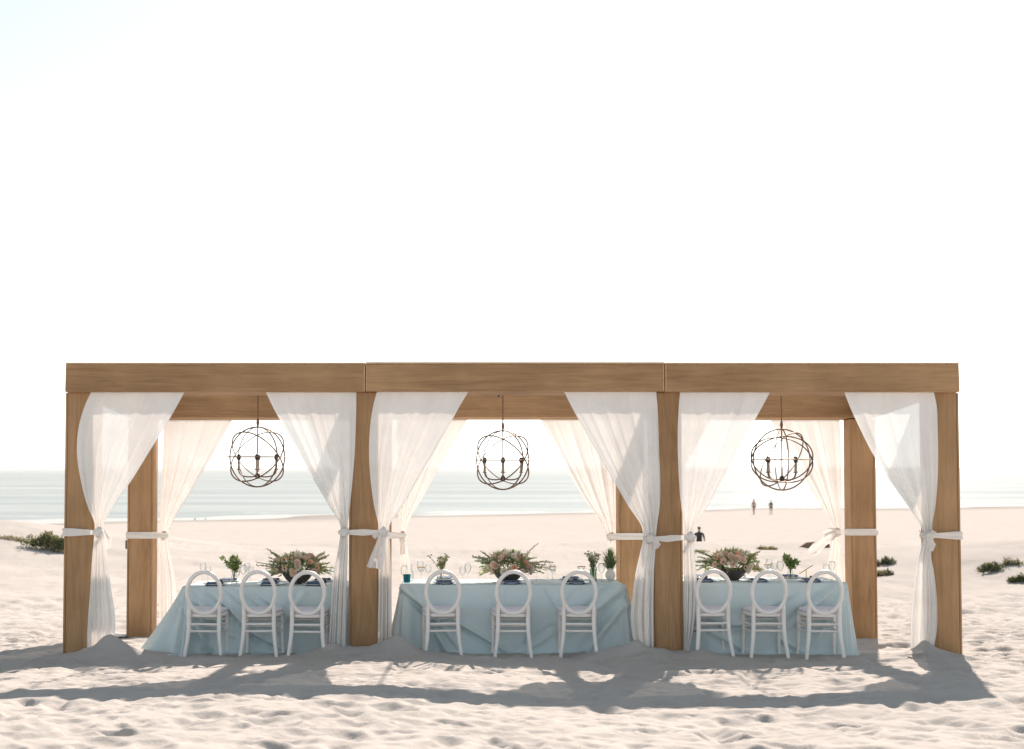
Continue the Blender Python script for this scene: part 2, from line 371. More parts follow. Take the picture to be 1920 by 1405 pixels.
# ------------------------------------------------------------------ pergola
YF, YB = 14.5, 17.45                # outer face of the front beam, inner face of the rear beam
POSTX = [-3.880, -.885, 2.30, 5.222]; PW = .322; PD = .27
ZT, ZB = 3.062, 2.754               # front beam top and underside
DROP = .176; SL = math.atan(.06)                         # the frame stands on sand that falls towards the sea
perg = empty('pergola', (.67, 14.5, 0))
tag(perg, 'long brown stained wooden pergola frame of eight square posts, no roof', 'pergola')
def child(o):
    o.parent = perg; o.matrix_parent_inverse = Matrix.Translation(-perg.location); return o
for i, x in enumerate(POSTX):
    for rear in (0, 1):
        y0 = (YF + .10) if not rear else YB + .02
        zt = ZB - .003 - (DROP if rear else 0); zb = H(x, y0) - .45
        h = zt - zb
        mb = MB(); mb.box((0, 0, h / 2), (PW - .046, PD, h))
        p = child(mb.build('post', WOOD[2], bevel=.004, loc=(x, y0 + PD / 2, zb)))
        for s in (-1, 1):
            m2 = MB(); m2.box((s * (PW / 2 - .0105), 0, h / 2), (.021, PD + .008, h - .006))
            m2.build('side_board', WOOD[2], p, bevel=.003)
# front and rear beams in three lengths
xe = [-4.020, -.871, 2.268, 5.360]
for rear in (0, 1):
    ya, yb = (YF, YF + .36) if not rear else (YB, YB + .36)
    dz = -DROP if rear else 0
    for k in range(3):
        a, b = xe[k] + (.0025 if k else 0), xe[k + 1] - (.0025 if k < 2 else 0)
        lift = .005 if k == 1 else 0
        mb = MB(); mb.box((0, 0, 0), (b - a, yb - ya, ZT - ZB - .022))
        bo = child(mb.build('beam', WOOD[0], bevel=.004, loc=((a + b) / 2, (ya + yb) / 2, (ZT + ZB) / 2 + dz - .011 + lift - .010 + (.012 if rear else 0)), rot=(-SL, 0, 0)))
        m2 = MB(); m2.box((0, 0, (ZT - ZB) / 2 + .0005), (b - a, yb - ya + .008, .020)); m2.build('lit_top_edge', WTRIM_LIT, bo, bevel=.002)  # light catching the beam's upper edge, put in as a paler strip
        for s in (-1, 1):
            if (k == 0 and s < 0) or (k == 2 and s > 0): continue
            m2 = MB(); m2.box((s * ((b - a) / 2 - .010), -(yb - ya) / 2 - .002, 0), (.013, .006, ZT - ZB - .03)); m2.build('edge_strip', WTRIM_LIT, bo)
# side and cross beams between the front and rear frames
for i, x in enumerate(POSTX):
    ya, yb = YF + .362, YB - .002
    h = ZT - ZB - .03; wd = .13 if i in (1, 2) else PW - .02
    za = ZB + .012; zb = ZB - DROP + .012; n = 0
    mb = MB(); vs = []
    for (yv, zv) in ((ya, za), (yb, zb)):
        vs += [(-wd / 2, yv - ya, zv - za), (wd / 2, yv - ya, zv - za), (wd / 2, yv - ya, zv - za + h), (-wd / 2, yv - ya, zv - za + h)]
    mb.add(vs, [(0, 1, 2, 3), (4, 7, 6, 5), (0, 4, 5, 1), (2, 6, 7, 3), (1, 5, 6, 2), (0, 3, 7, 4)])
    child(mb.build('cross_beam', WOOD[1], loc=(x, ya, za)))
YM = 16.05
zrail = 2.965
for px in (483, 943, 1466):
    x = P(px, 860, YM).x; mb = MB(); mb.tube([(0, YF + .37, zrail + .06), (0, YB - .004, zrail - .11)], .010, 10); child(mb.build('hanging_pipe', IRON, smooth=True, loc=(x, 0, 0)))
# bracket and base plate of the rear left post
bx = POSTX[0] - PW / 2
mb = MB(); mb.box((0, 0, 0), (.03, .12, .11)); child(mb.build('bracket', STEEL, bevel=.004, loc=(bx - .02, YB + .12, P(243, 1022, YB).z)))
mb = MB(); mb.box((0, 0, 0), (.34, .3, .012)); child(mb.build('base_plate', IRON, bevel=.003, loc=(bx - .15, YB + .1, H(bx - .15, YB + .1) + .03)))

# ------------------------------------------------------------------ curtains
def interp_profile(prof, ys):
    p = np.array(prof, float); out = []
    for c in (1, 2):
        x, y = p[:, 0], p[:, c]; d = np.gradient(y, x)
        i = np.clip(np.searchsorted(x, ys) - 1, 0, len(x) - 2); h = x[i + 1] - x[i]; t = (ys - x[i]) / h
        out.append((1 + 2 * t) * (1 - t) ** 2 * y[i] + t * (1 - t) ** 2 * h * d[i] + t * t * (3 - 2 * t) * y[i + 1] + t * t * (t - 1) * h * d[i + 1])
    return out
def curtain(prof, Y, label, seed, pull=0.0, back=False):
    rg = random.Random(seed); nu, nv = 97, 110
    pys = np.linspace(prof[0][0], prof[-1][0], nv); xl, xr = interp_profile(prof, pys)
    waist = min(prof, key=lambda p: p[2] - p[1])[0]
    ks = [(3.5, 1.0), (6.2, .8), (10, .42), (16, .16)]; ph = [rg.uniform(0, 6.28) for _ in ks]; dr = [rg.uniform(-1.2, 1.2) for _ in ks]
    pts = []; anchor = P(xl[0], pys[0], Y)
    for j in range(nv):
        py = pys[j]; t = j / (nv - 1); q = abs(py - waist)
        amp = .005 + .021 * min(1, (py - pys[0]) / 120)
        if py > waist: amp = .014 + .020 * min(1, q / 120)
        amp *= .55 + .45 * min(1, q / 30)
        top = P(0, py, Y).z
        for i in range(nu):
            u = i / (nu - 1)
            un = u + .012 * math.sin(7 * u * 3.14 + seed) * min(1, t * 3)
            wv = sum(a * math.sin(6.283 * k * un + p + d * t * 2) for (k, a), p, d in zip(ks, ph, dr)) / 1.6
            px = xl[j] + (xr[j] - xl[j]) * u
            p = P(px, py, Y)
            # the side hems curl a little
            p.y += amp * wv + pull * math.exp(-(q / 45) ** 2)
            p.z += .006 * math.sin(6.283 * 3.5 * un + ph[0]) * (1 if j == nv - 1 else 0)
            pts.append(p)
    mb = MB(); base = Vector(((pts[0].x + pts[nu - 1].x) / 2, Y, pts[-1].z))
    mb.grid([p - base for p in pts], nu, nv)
    o = mb.build('curtain', SHEER, smooth=True, loc=base)
    # rod-pocket hem along the top
    hm = MB(); top = [pts[i] - base for i in range(nu)]
    hm.tube([p + Vector((0, 0, .004)) for p in top[::2]], .007, 6); hm.build('top_hem', SASHM, o, smooth=True)
    return tag(o, label, 'curtain', 'white sheer curtains tied back to the posts')
FP = [
 ([(732,172,348),(760,159,333),(800,147,310),(845,143,282),(900,150,248),(950,163,213),(985,177,196),(1003,176,198),(1030,173,201),(1070,170,205),(1110,167,210),(1150,164,216),(1180,162,217),(1222,161,209)],
  'sheer white front curtain swept to the leftmost front post'),
 ([(732,497,668),(760,510,668),(800,532,667),(850,560,665),(900,588,661),(950,618,656),(985,638,652),(1003,638,652),(1030,634,652),(1070,627,651),(1110,623,650),(1160,620,649),(1222,616,648)],
  'sheer white front curtain on the left side of the post between left and middle bays'),
 ([(730,708,881),(760,700,863),(800,694,841),(850,692,812),(900,695,783),(950,702,754),(985,709,731),(1003,708,730),(1030,709,731),(1070,710,732),(1110,710,733),(1160,709,734),(1222,708,734)],
  'sheer white front curtain at the left of the middle bay with a long sash tail'),
 ([(731,1056,1230),(760,1070,1233),(800,1092,1235),(850,1120,1237),(900,1149,1239),(950,1178,1238),(990,1203,1232),(1010,1205,1230),(1035,1200,1229),(1070,1192,1227),(1110,1186,1226),(1160,1182,1226),(1190,1185,1226),(1218,1191,1226)],
  'sheer white front curtain at the right of the middle bay, full at its foot'),
 ([(732,1275,1446),(760,1273,1431),(800,1271,1409),(850,1271,1382),(900,1273,1355),(950,1277,1328),(990,1284,1302),(1007,1283,1301),(1035,1282,1303),(1070,1282,1306),(1110,1281,1307),(1160,1281,1304),(1195,1282,1298),(1224,1282,1291)],
  'sheer white front curtain at the left of the right-hand bay'),
 ([(731,1581,1750),(760,1592,1756),(800,1610,1758),(850,1635,1759),(900,1667,1758),(950,1702,1754),(990,1727,1748),(1008,1730,1750),(1040,1722,1746),(1070,1716,1751),(1110,1711,1756),(1160,1707,1758),(1190,1706,1756),(1226,1707,1749)],
  'sheer white front curtain swept to the rightmost front post')]
for i, (pr, lb) in enumerate(FP): curtain(pr, YF + .052, lb, 3 + i * 7, pull=.0)
RP = [
 ([(780,306,440),(830,306,412),(880,304,384),(930,301,354),(980,300,324),(1003,301,316),(1030,298,319),(1080,297,330),(1130,297,334),(1205,298,330)],
  'sheer white rear curtain tied to the rear left corner post'),
 ([(780,574,704),(830,600,704),(880,630,703),(930,660,702),(980,690,702),(1003,692,702),(1030,690,704),(1080,684,705),(1130,682,704),(1205,682,702)],
  'sheer white rear curtain hidden behind the second front post'),
 ([(780,745,880),(830,745,852),(880,746,823),(930,746,795),(980,747,766),(1003,748,760),(1030,748,764),(1080,748,770),(1130,747,772),(1205,748,768)],
  'sheer white rear curtain at the left of the middle bay, behind the sash tail'),
 ([(780,1010,1156),(830,1035,1157),(880,1062,1158),(930,1092,1157),(980,1126,1155),(1008,1138,1154),(1030,1136,1155),(1080,1128,1157),(1130,1125,1158),(1205,1128,1156)],
  'sheer white rear curtain at the right of the middle bay'),
 ([(780,1206,1336),(830,1205,1308),(880,1205,1280),(930,1206,1252),(980,1207,1226),(1008,1208,1220),(1030,1207,1222),(1080,1206,1228),(1130,1206,1230),(1205,1208,1226)],
  'sheer white rear curtain hidden behind the third front post'),
 ([(780,1440,1574),(830,1468,1576),(880,1497,1577),(930,1528,1577),(980,1556,1577),(1000,1563,1577),(1030,1558,1579),(1080,1547,1586),(1130,1544,1590),(1205,1548,1588)],
  'sheer white rear curtain tied to the rear right corner post, sash end blowing')]
for i, (pr, lb) in enumerate(RP): curtain(pr, YB + .325, lb, 60 + i * 5)

# ------------------------------------------------------------------ sashes round the posts
def hull(pts):
    pts = sorted(set(pts))
    def half(ps):
        h = []
        for p in ps:
            while len(h) > 1 and (h[-1][0] - h[-2][0]) * (p[1] - h[-2][1]) - (h[-1][1] - h[-2][1]) * (p[0] - h[-2][0]) <= 0: h.pop()
            h.append(p)
        return h
    a = half(pts); b = half(pts[::-1]); return a[:-1] + b[:-1]
def strip(mb, path, widths, side, wav, seed, n=7):
    """a hanging ribbon of cloth: path of points, widths, sideways direction"""
    rg = random.Random(seed); pts = []; ph = rg.uniform(0, 6)
    for p, wd in zip(path, widths):
        for i in range(n):
            u = i / (n - 1) - .5
            pts.append(Vector(p) + Vector(side) * (wd * u) + Vector((0, 1, 0)) * (wav * math.sin(u * 9 + ph) * wd * 3))
    mb.grid(pts, n, len(path))
def sash(px_c, rear, gathers, label, tails=(), tilt=0.0):
    x = POSTX[px_c]; y0 = (YF + .10) if not rear else YB + .02
    zc = P(0, gathers[0][1], y0).z
    g3 = [P(g[0], g[1], (YF + .052) if not rear else YB + .325) for g in gathers]
    e = .014; pts = [(x - PW / 2 - e, y0 - e - .004), (x + PW / 2 + e, y0 - e - .004), (x + PW / 2 + e, y0 + PD + e), (x - PW / 2 - e, y0 + PD + e)]
    for g in g3:
        for k in range(10): pts.append((round(g.x + .062 * math.cos(k * .628), 4), round(g.y + .05 * math.sin(k * .628), 4)))
    hp = hull(pts); root = empty('sash', (x, y0, zc)); tag(root, label, 'sash', 'white sashes tying the curtains to the posts')
    # resample the loop
    loop = []
    for i in range(len(hp)):
        a = Vector((*hp[i], 0)); b = Vector((*hp[(i + 1) % len(hp)], 0)); m = max(1, int((b - a).length / .03))
        loop += [a.lerp(b, k / m) for k in range(m)]
    mb = MB(); rows = 6; vs = []; rg = random.Random(px_c * 5 + rear); ph = [rg.uniform(0, 6) for _ in range(4)]
    for i, p in enumerate(loop):
        dmin = min(math.hypot(p.x - g.x, p.y - g.y) for g in g3); gz = min(g3, key=lambda g: math.hypot(p.x - g.x, p.y - g.y)).z
        k = min(1, dmin / .30); hh = .038 + .046 * k
        cz = gz + (zc + tilt * (p.x - x) - gz) * k
        c = Vector((x, y0 + PD / 2, 0)); outw = (p - c).normalized()
        for r in range(rows):
            v = r / (rows - 1) - .5
            bulge = .006 * math.sin(r * 2.1 + ph[0] + p.x * 6) + .003 * math.sin(r * 3.7 + p.x * 15 + ph[1])
            q = p + outw * bulge; vs.append((q.x - x, q.y - y0, cz - zc + v * hh))
    nl = len(loop)
    fs = [(i * rows + r, ((i + 1) % nl) * rows + r, ((i + 1) % nl) * rows + r + 1, i * rows + r + 1) for i in range(nl) for r in range(rows - 1)]
    mb.add(vs, fs); mb.build('band', SASHM, root, smooth=True)
    off = Vector((x, y0, zc))
    for gi, g in enumerate(g3):
        mb = MB(); c = g + Vector((0, -.045 if not rear else -.03, 0)) - off; vs = []; nn, mm = 14, 10
        for j in range(mm + 1):
            th = math.pi * j / mm
            for i in range(nn):
                a = 2 * math.pi * i / nn; r = .046 * (1 + .22 * math.sin(3 * a + gi + 2 * th) + .13 * math.sin(5 * th + a * 2))
                vs.append(c + Vector((r * math.sin(th) * math.cos(a), .8 * r * math.sin(th) * math.sin(a), 1.0 * r * math.cos(th))))
        fs = [(j * nn + i, (j + 1) * nn + i, (j + 1) * nn + (i + 1) % nn, j * nn + (i + 1) % nn) for j in range(mm) for i in range(nn)]
        mb.add(vs, fs); mb.build('knot', SASHM, root, smooth=True)
    for ti, (tp, ws) in enumerate(tails):
        yy_ = (YF - .02) if not rear else YB + .27
        path = [P(a, b, yy_ - .006 * k) - off for k, (a, b) in enumerate(tp)]
        # densify
        dp, dw = [], []
        for i in range(len(path) - 1):
            for k in range(5): t = k / 5; dp.append(path[i].lerp(path[i + 1], t)); dw.append(ws[i] + (ws[i + 1] - ws[i]) * t)
        dp.append(path[-1]); dw.append(ws[-1])
        d = (path[-1] - path[0]).normalized(); side = d.cross(Vector((0, 1, 0)))
        mb = MB(); strip(mb, dp, dw, side, .12, ti + px_c); mb.build('tail', SASHM, root, smooth=True)
sash(0, 0, [(187, 998)], 'white sash on the leftmost front post', [([(196, 996), (203, 1010), (204, 1030)], (.05, .08, .05))])
sash(1, 0, [(645, 998), (718, 998)], 'white sash on the second front post from the left, its tail hanging', [([(716, 1000), (714, 1020), (708, 1045), (702, 1066)], (.05, .10, .15, .17)), ([(708, 1002), (700, 1008)], (.03, .05))])
sash(2, 0, [(1217, 1010), (1292, 1007)], 'white sash on the third front post from the left, short knotted ends', [([(1226, 1010), (1232, 1022), (1229, 1030)], (.06, .07, .04))])
sash(3, 0, [(1741, 1004)], 'white sash on the rightmost front post', [([(1748, 1003), (1752, 996)], (.05, .05)), ([(1741, 1008), (1748, 1022), (1746, 1034)], (.06, .07, .04))])
sash(0, 1, [(308, 1004)], 'white sash on the rear left corner post')
sash(1, 1, [(697, 1004), (754, 1004)], 'white sash on the rear post showing beside the second front post', [([(752, 1006), (757, 1020), (755, 1040)], (.05, .08, .07))])
sash(2, 1, [(1146, 1006), (1213, 1006)], 'white sash on the rear post behind the full front curtain', [([(1144, 1004), (1138, 1006)], (.06, .05))])
sash(3, 1, [(1568, 998)], 'white sash on the rear right corner post, blowing to the left', [([(1568, 998), (1556, 1006), (1543, 1016), (1530, 1028), (1518, 1037)], (.06, .13, .12, .14, .10)), ([(1566, 994), (1555, 996), (1543, 1001)], (.05, .09, .05))])

# ------------------------------------------------------------------ chandeliers
def ring_pts(r, ax, ang, n=56, az=0):
    M = (Matrix.Rotation(az, 3, Vector((math.cos(ang), 0, math.sin(ang)))) @ Matrix.Rotation(R(90), 3, 'X')) if ax == 'D' else Matrix.Rotation(az, 3, 'Z') @ Matrix.Rotation(ang, 3, ax)
    return [M @ Vector((r * math.cos(2 * math.pi * k / n), r * math.sin(2 * math.pi * k / n), 0)) for k in range(n)]
def chandelier(px, py, rad, spin, rings, ncand, label):
    c = P(px, py, YM); rr = rad / F * YM
    root = empty('orb_chandelier', c, spin); tag(root, label, 'chandelier', 'bronze orb chandeliers hanging in the bays')
    for (ax, ang, az, k) in rings:
        mb = MB(); mb.tube(ring_pts(rr * k, ax, ang, 56, az), .0088, 6, closed=True, sy=.6); mb.build('ring', BRONZE, root, smooth=True)
    mb = MB(); mb.tube([(0, 0, zrail - .03 - c.z), (0, 0, -rr * .62)], .0075, 8); mb.build('rod', BRONZE, root, smooth=True)
    mb = MB(); mb.tube([(0, 0, rr + .09), (0, 0, rr + .05), (0, 0, rr + .01)], [.012, .018, .010], 8); mb.build('coupling', BRONZE, root, smooth=True)
    mb = MB(); mb.lathe([(0, -rr * .74), (.016, -rr * .72), (.034, -rr * .66), (.026, -rr * .58), (.010, -rr * .52), (0, -rr * .52)], 14); mb.build('hub', IRON, root, smooth=True)
    for k in range(ncand):
        a = 2 * math.pi * k / ncand; d = Vector((math.cos(a), math.sin(a), 0)); q = rr * .62
        mb = MB(); pts = []
        for t in range(9):
            s = t / 8; pts.append(d * (q * math.sin(s * math.pi / 2)) + Vector((0, 0, -rr * .64 - .02 * math.sin(s * math.pi) + .20 * rr * s ** 2)))
        mb.tube(pts, .0075, 6); arm = mb.build('arm', BRONZE, root, smooth=True)
        e = pts[-1]
        mb = MB(); mb.lathe([(0, 0), (.022, .004), (.024, .012), (.012, .016)], 10, e); mb.build('drip_cup', BRONZE, arm, smooth=True)
        mb = MB(); mb.lathe([(.013, .012), (.013, rr * .36), (0, rr * .36)], 10, e); mb.build('candle_sleeve', SLEEVE, arm, smooth=True)
        mb = MB(); mb.lathe([(.016, rr * .34), (.023, rr * .38), (.023, rr * .48), (.012, rr * .53), (0, rr * .54)], 10, e); mb.build('bulb', IRON, arm, smooth=True)
    return root
RG = [('X', 0, 0, 1.03), ('X', R(90), R(27), 1.0), ('X', R(90), R(-48), 1.0), ('D', R(42), R(56), 1.04), ('D', R(-42), R(56), 1.04)]
RG3 = [('X', 0, 0, 1.0), ('X', R(90), R(12) - .52, 1.0), ('X', R(90), R(64) - .52, 1.0), ('X', R(48), -.50, 1.0), ('X', R(-48), -.56, 1.0), ('D', R(25), R(35), 1.02)]
chandelier(483, 857, 56, .10, RG, 4, 'bronze orb chandelier hanging in the left bay')
chandelier(943, 863, 55, -.03, RG, 4, 'bronze orb chandelier hanging in the middle bay')
chandelier(1466, 862, 57, .52, RG3, 4, 'bronze orb chandelier hanging in the right bay above the distant couple')

# ------------------------------------------------------------------ tablecloths
TABLES = [  # name, px of the front top corners, top y px, depth
    ('left', 343, 664, 1100, 1.02), ('middle', 752, 1172, 1097, 1.05), ('right', 1262, 1588, 1093, 1.02)]
TY = 14.95; TI = {}
def cloth(idx, ridges, corners, label, seed):
    nm, a, b, pyt, dep = TABLES[idx]
    A = P(a, pyt, TY); B = P(b, pyt, TY); x0, x1, zt = A.x, B.x, A.z; y0, y1 = TY, TY + dep
    slope = -.02
    TI[idx] = (x0, x1, y0, y1, zt, slope)
    rg = random.Random(seed)
    per = []; st = .0145; rad = .03
    def arc(cx, cy, a0):
        for k in range(25):
            an = a0 + math.pi / 2 * k / 24; per.append((cx + rad * math.cos(an), cy + rad * math.sin(an), math.cos(an), math.sin(an)))
    def line(ax, ay, bx_, by_, nx, ny):
        m = int(math.hypot(bx_ - ax, by_ - ay) / st)
        for k in range(1, m): per.append((ax + (bx_ - ax) * k / m, ay + (by_ - ay) * k / m, nx, ny))
    line(x0 + rad, y0, x1 - rad, y0, 0, -1); arc(x1 - rad, y0 + rad, -math.pi / 2)
    line(x1, y0 + rad, x1, y1 - rad, 1, 0); arc(x1 - rad, y1 - rad, 0)
    line(x1 - rad, y1, x0 + rad, y1, 0, 1); arc(x0 + rad, y1 - rad, math.pi / 2)
    line(x0, y1 - rad, x0, y0 + rad, -1, 0); arc(x0 + rad, y0 + rad, math.pi)
    # arc length
    s = [0]
    for i in range(1, len(per)): s.append(s[-1] + math.hypot(per[i][0] - per[i - 1][0], per[i][1] - per[i - 1][1]))
    tot = s[-1] + st
    W = x1 - x0; cs = [0, W, W + dep, 2 * W + dep]       # arc positions of the four corners (front left, front right, rear right, rear left)
    fol = [(rg.uniform(3, 14), rg.uniform(0, 6.28), rg.uniform(.4, 1)) for _ in range(7)]
    nv = 44; rows = []; n = len(per)
    cols = np.zeros((nv, n, 3))
    for i, (x, y, nx, ny) in enumerate(per):
        gz = None
        for j in range(nv):
            v = j / (nv - 3) if j < nv - 2 else 1.0
            off = .012 + .035 * v
            off += sum(am * math.sin(k * s[i] + p + v * .8) for k, p, am in fol) * .009 * (v ** .8)
            for ci, c in enumerate(cs):
                d = min(abs(s[i] - c), tot - abs(s[i] - c)); amp, wid = corners[ci]
                off += amp * math.exp(-(d / wid) ** 2) * v ** 1.15 * (1 + .20 * math.sin(10.5 * math.atan2(ny, nx) + ci) * (abs(nx * ny) > 1e-3))
                off += amp * .20 * math.sin(d * 42 + ci) * math.exp(-(d / (wid * 2.2)) ** 2) * v
            if ny < -.5:
                for (sa, va, sb, vb, am, wd) in ridges:
                    px_, py_ = (x - x0), v * .72; ax, ay, bx_, by_ = sa, va * .72, sb, vb * .72
                    L2 = (bx_ - ax) ** 2 + (by_ - ay) ** 2; t = max(0, min(1, ((px_ - ax) * (bx_ - ax) + (py_ - ay) * (by_ - ay)) / L2))
                    dd = math.hypot(px_ - ax - t * (bx_ - ax), py_ - ay - t * (by_ - ay))
                    if (px_ - ax) * (by_ - ay) - (py_ - ay) * (bx_ - ax) < 0: dd = -dd
                    off += 2.5 * am * (math.exp(-(dd / (wd * .8)) ** 2) - .75 * math.exp(-((dd + wd * 1.3) / (wd * .75)) ** 2)) * (.35 + .65 * math.sin(math.pi * min(1, max(.08, t))))
            X, Y = x + nx * off, y + ny * off
            z0 = zt + slope * (y - y0)
            if gz is None: gz = H(X, Y)
            gz = H(x + nx * (.05 + off), y + ny * (.05 + off)) if j == nv - 3 else gz
            Z = z0 + (gz - .0 - z0) * v
            if j < 2: Z = z0 - .004 * j - .0; X, Y = x + nx * .012 * j, y + ny * .012 * j
            if j == nv - 2: X += nx * .05; Y += ny * .05; Z = gz + .006
            if j == nv - 1: X += nx * .085; Y += ny * .085; Z = gz - .03
            cols[j, i] = (X, Y, Z)
    cen = Vector(((x0 + x1) / 2, (y0 + y1) / 2, cols[-1, :, 2].min()))
    vs = [tuple(Vector(p) - cen) for p in cols.reshape(-1, 3)]
    fs = [(j * n + i, (j + 1) * n + i, (j + 1) * n + (i + 1) % n, j * n + (i + 1) % n) for j in range(nv - 1) for i in range(n)]
    mb = MB(); mb.add(vs, fs)
    # the top, slightly dished grid
    nx_, ny_ = 50, 20; e = .0
    top = []
    for jj in range(ny_):
        for ii in range(nx_):
            x = x0 + rad * .2 + (W - rad * .4) * ii / (nx_ - 1); y = y0 + rad * .2 + (dep - rad * .4) * jj / (ny_ - 1)
            ed = min(ii, nx_ - 1 - ii, jj * 1.0, ny_ - 1 - jj)
            top.append(Vector((x, y, zt + slope * (y - y0) - .0005 + (.003 * math.sin(x * 9 + seed) * math.sin(y * 7) + .002 if ed > 1 else 0))) - cen)
    mb.grid(top, nx_, ny_)
    o = mb.build('tablecloth', TCLOTH, smooth=True, loc=cen)
    tag(o, label, 'tablecloth', 'blue tablecloths reaching the sand')
    # the folding table under it
    t = empty('folding_table', (cen.x, cen.y, cen.z)); tag(t, 'folding table under the blue cloth of the %s bay' % nm, 'table', 'tables hidden under blue cloths')
    m2 = MB(); m2.box((0, 0, zt - cen.z - .06), (W - .18, dep - .18, .03)); m2.build('tabletop', DRYW, t)
    for sx in (-1, 1):
        for sy in (-1, 1):
            m2 = MB(); m2.tube([(sx * (W / 2 - .2), sy * (dep / 2 - .15), -.05), (sx * (W / 2 - .2), sy * (dep / 2 - .15), zt - cen.z - .07)], .015, 8); m2.build('leg', STEEL, t, smooth=True)
cloth(0, [(.10, .12, .55, .75, .022, .035), (.30, .05, .95, .95, .018, .030), (.05, .3, .35, .98, .025, .05), (.62, .55, 1.1, .95, .028, .04), (.75, .05, 1.2, .5, .012, .03), (1.3, .1, .9, .9, .015, .04), (.2, .02, .5, .32, .012, .02), (.45, .02, .72, .35, .012, .02), (.58, .02, .85, .3, .010, .02)],
      [(.36, .16), (.12, .12), (.15, .15), (.30, .16)], 'dusty blue tablecloth in the left bay, its corner trailing on the sand', 1)
cloth(1, [(.02, .05, .42, .55, .030, .035), (.10, .02, .62, .9, .022, .04), (.5, .45, 1.15, .98, .026, .03), (.35, .6, .5, 1.0, .03, .05), (1.1, .05, 1.0, .6, .010, .03), (2.35, .05, 1.75, .75, .024, .05), (2.38, .3, 2.0, .95, .025, .05), (1.62, .7, 1.3, .98, .022, .04), (1.55, .05, 1.7, .4, .010, .02), (1.85, .05, 1.65, .4, .010, .02)],
      [(.12, .10), (.10, .10), (.10, .12), (.12, .12)], 'dusty blue tablecloth on the longest table, in the middle bay', 2)
cloth(2, [(1.75, .05, 1.2, .65, .026, .035), (1.8, .2, 1.45, .95, .024, .05), (.25, .45, .75, .62, .020, .04), (.55, .62, 1.05, .5, .020, .03), (.9, .4, 1.3, .15, .012, .03), (.4, .7, .8, .98, .02, .04), (1.1, .75, 1.4, .98, .02, .04)],
      [(.08, .12), (.055, .14), (.03, .13), (.12, .14)], 'dusty blue tablecloth in the right bay, rounded full folds at its right corner', 3)

# ------------------------------------------------------------------ chairs
def make_chair():
    root = empty('oval_back_chair')
    rk = lambda z: -.205 - .16 * (z - .45)
    mb = MB(); pts = []
    for k in range(40):
        a = 2 * math.pi * k / 40; z = .662 + .219 * math.sin(a); pts.append((.176 * math.cos(a), rk(z), z))
    mb.tube(pts, .0215, 8, closed=True, sy=1.0); mb.build('back_frame', PAINT, root, smooth=True)
    for s in (-1, 1):
        mb = MB(); pts = [(s * .158, rk(.57), .57), (s * .157, rk(.52), .52), (s * .157, -.205, .45), (s * .156, -.206, .38), (s * .158, -.212, .28), (s * .166, -.226, .17), (s * .180, -.246, .07), (s * .195, -.266, -.04)]
        mb.tube(pts, [.014, .021, .023, .023, .0225, .021, .0195, .018], 8); mb.build('leg', PAINT, root, smooth=True)
    for s in (-1, 1):
        mb = MB(); pts = [(s * .185, .175, .44), (s * .186, .176, .32), (s * .187, .177, .18), (s * .190, .180, .06), (s * .194, .186, -.04)]
        mb.tube(pts, [.021, .020, .018, .0165, .016], 8); mb.build('leg', PAINT, root, smooth=True)
    def slab(z0, z1, gx, puff, n=44):
        prof = []
        for k in range(n):
            a = 2 * math.pi * k / n; c, s_ = math.cos(a), math.sin(a)
            y = math.copysign(abs(s_) ** .62, s_) * .212; wx = (.200 + .022 * (y / .21)) * gx
            prof.append((math.copysign(abs(c) ** .55, c) * wx, y * gx))
        m = MB(); vs = []; lev = [(z0, .97), (z0 + .006, 1), (z1 - .012, 1), (z1 - .003, .97), (z1 + puff * .5, .8), (z1 + puff, .45), (z1 + puff * 1.1, 0.02)]
        for z, k in lev: vs += [(p[0] * k, p[1] * k, z) for p in prof]
        fs = [(j * n + i, j * n + (i + 1) % n, (j + 1) * n + (i + 1) % n, (j + 1) * n + i) for j in range(len(lev) - 1) for i in range(n)]
        fs.append(tuple(range(n))[::-1]); fs.append(tuple((len(lev) - 1) * n + i for i in range(n)))
        m.add(vs, fs); return m
    slab(.405, .444, 1.0, .0).build('seat', PAINT, root, smooth=True)
    slab(.4465, .478, 1.0, .014).build('cushion', CUSH, root, smooth=True)
    for z in (.335, .262):
        for (p, q) in (((-.157, -.212, z), (.157, -.212, z)), ((-.186, .177, z + .012), (.186, .177, z + .012)),
                       ((-.160, -.213, z - .02), (-.187, .177, z - .02)), ((.160, -.213, z - .02), (.187, .177, z - .02))):
            mb = MB(); mb.tube([p, q], .0125, 8); mb.build('stretcher', PAINT, root, smooth=True)
    return root
CH = [(381, .02, 'white oval-back chair, leftmost at the left table'), (487, -.03, 'white oval-back chair, middle one of three at the left table'), (574, .03, 'white oval-back chair at the left table, in front of the dark flower bowl'),
      (829, .05, 'white oval-back chair, leftmost at the middle table'), (961, .02, 'white oval-back chair, middle one of three at the middle table'), (1087, -.05, 'white oval-back chair, rightmost at the middle table'),
      (1337, .04, 'white oval-back chair partly behind the curtain at the right table'), (1442, -.02, 'white oval-back chair, middle one of three at the right table'), (1547, -.05, 'white oval-back chair, rightmost of all, at the right table corner')]
ch0 = make_chair(); CHX = []
for i, (px, rz, lb) in enumerate(CH):
    o = ch0 if i == 0 else copy_tree(ch0)
    y = 14.70 + [.02, -.03, -.05, 0, 0, 0, .02, 0, -.01][i]; x = P(px, 1110, y - .23).x
    o.location = (x, y, [-.004, .0, -.002, .004, -.003, .0, .006, .002, .0][i]); o.rotation_euler = (R([.3, -.5, .3, .4, -.3, .2, .2, -.3, .3][i]), R([.6, -.7, .5, -.4, .3, .2, -.5, .3, .6][i]), rz)
    CHX.append(x); tag(o, lb, 'chair', 'white oval-back chairs along the near side')

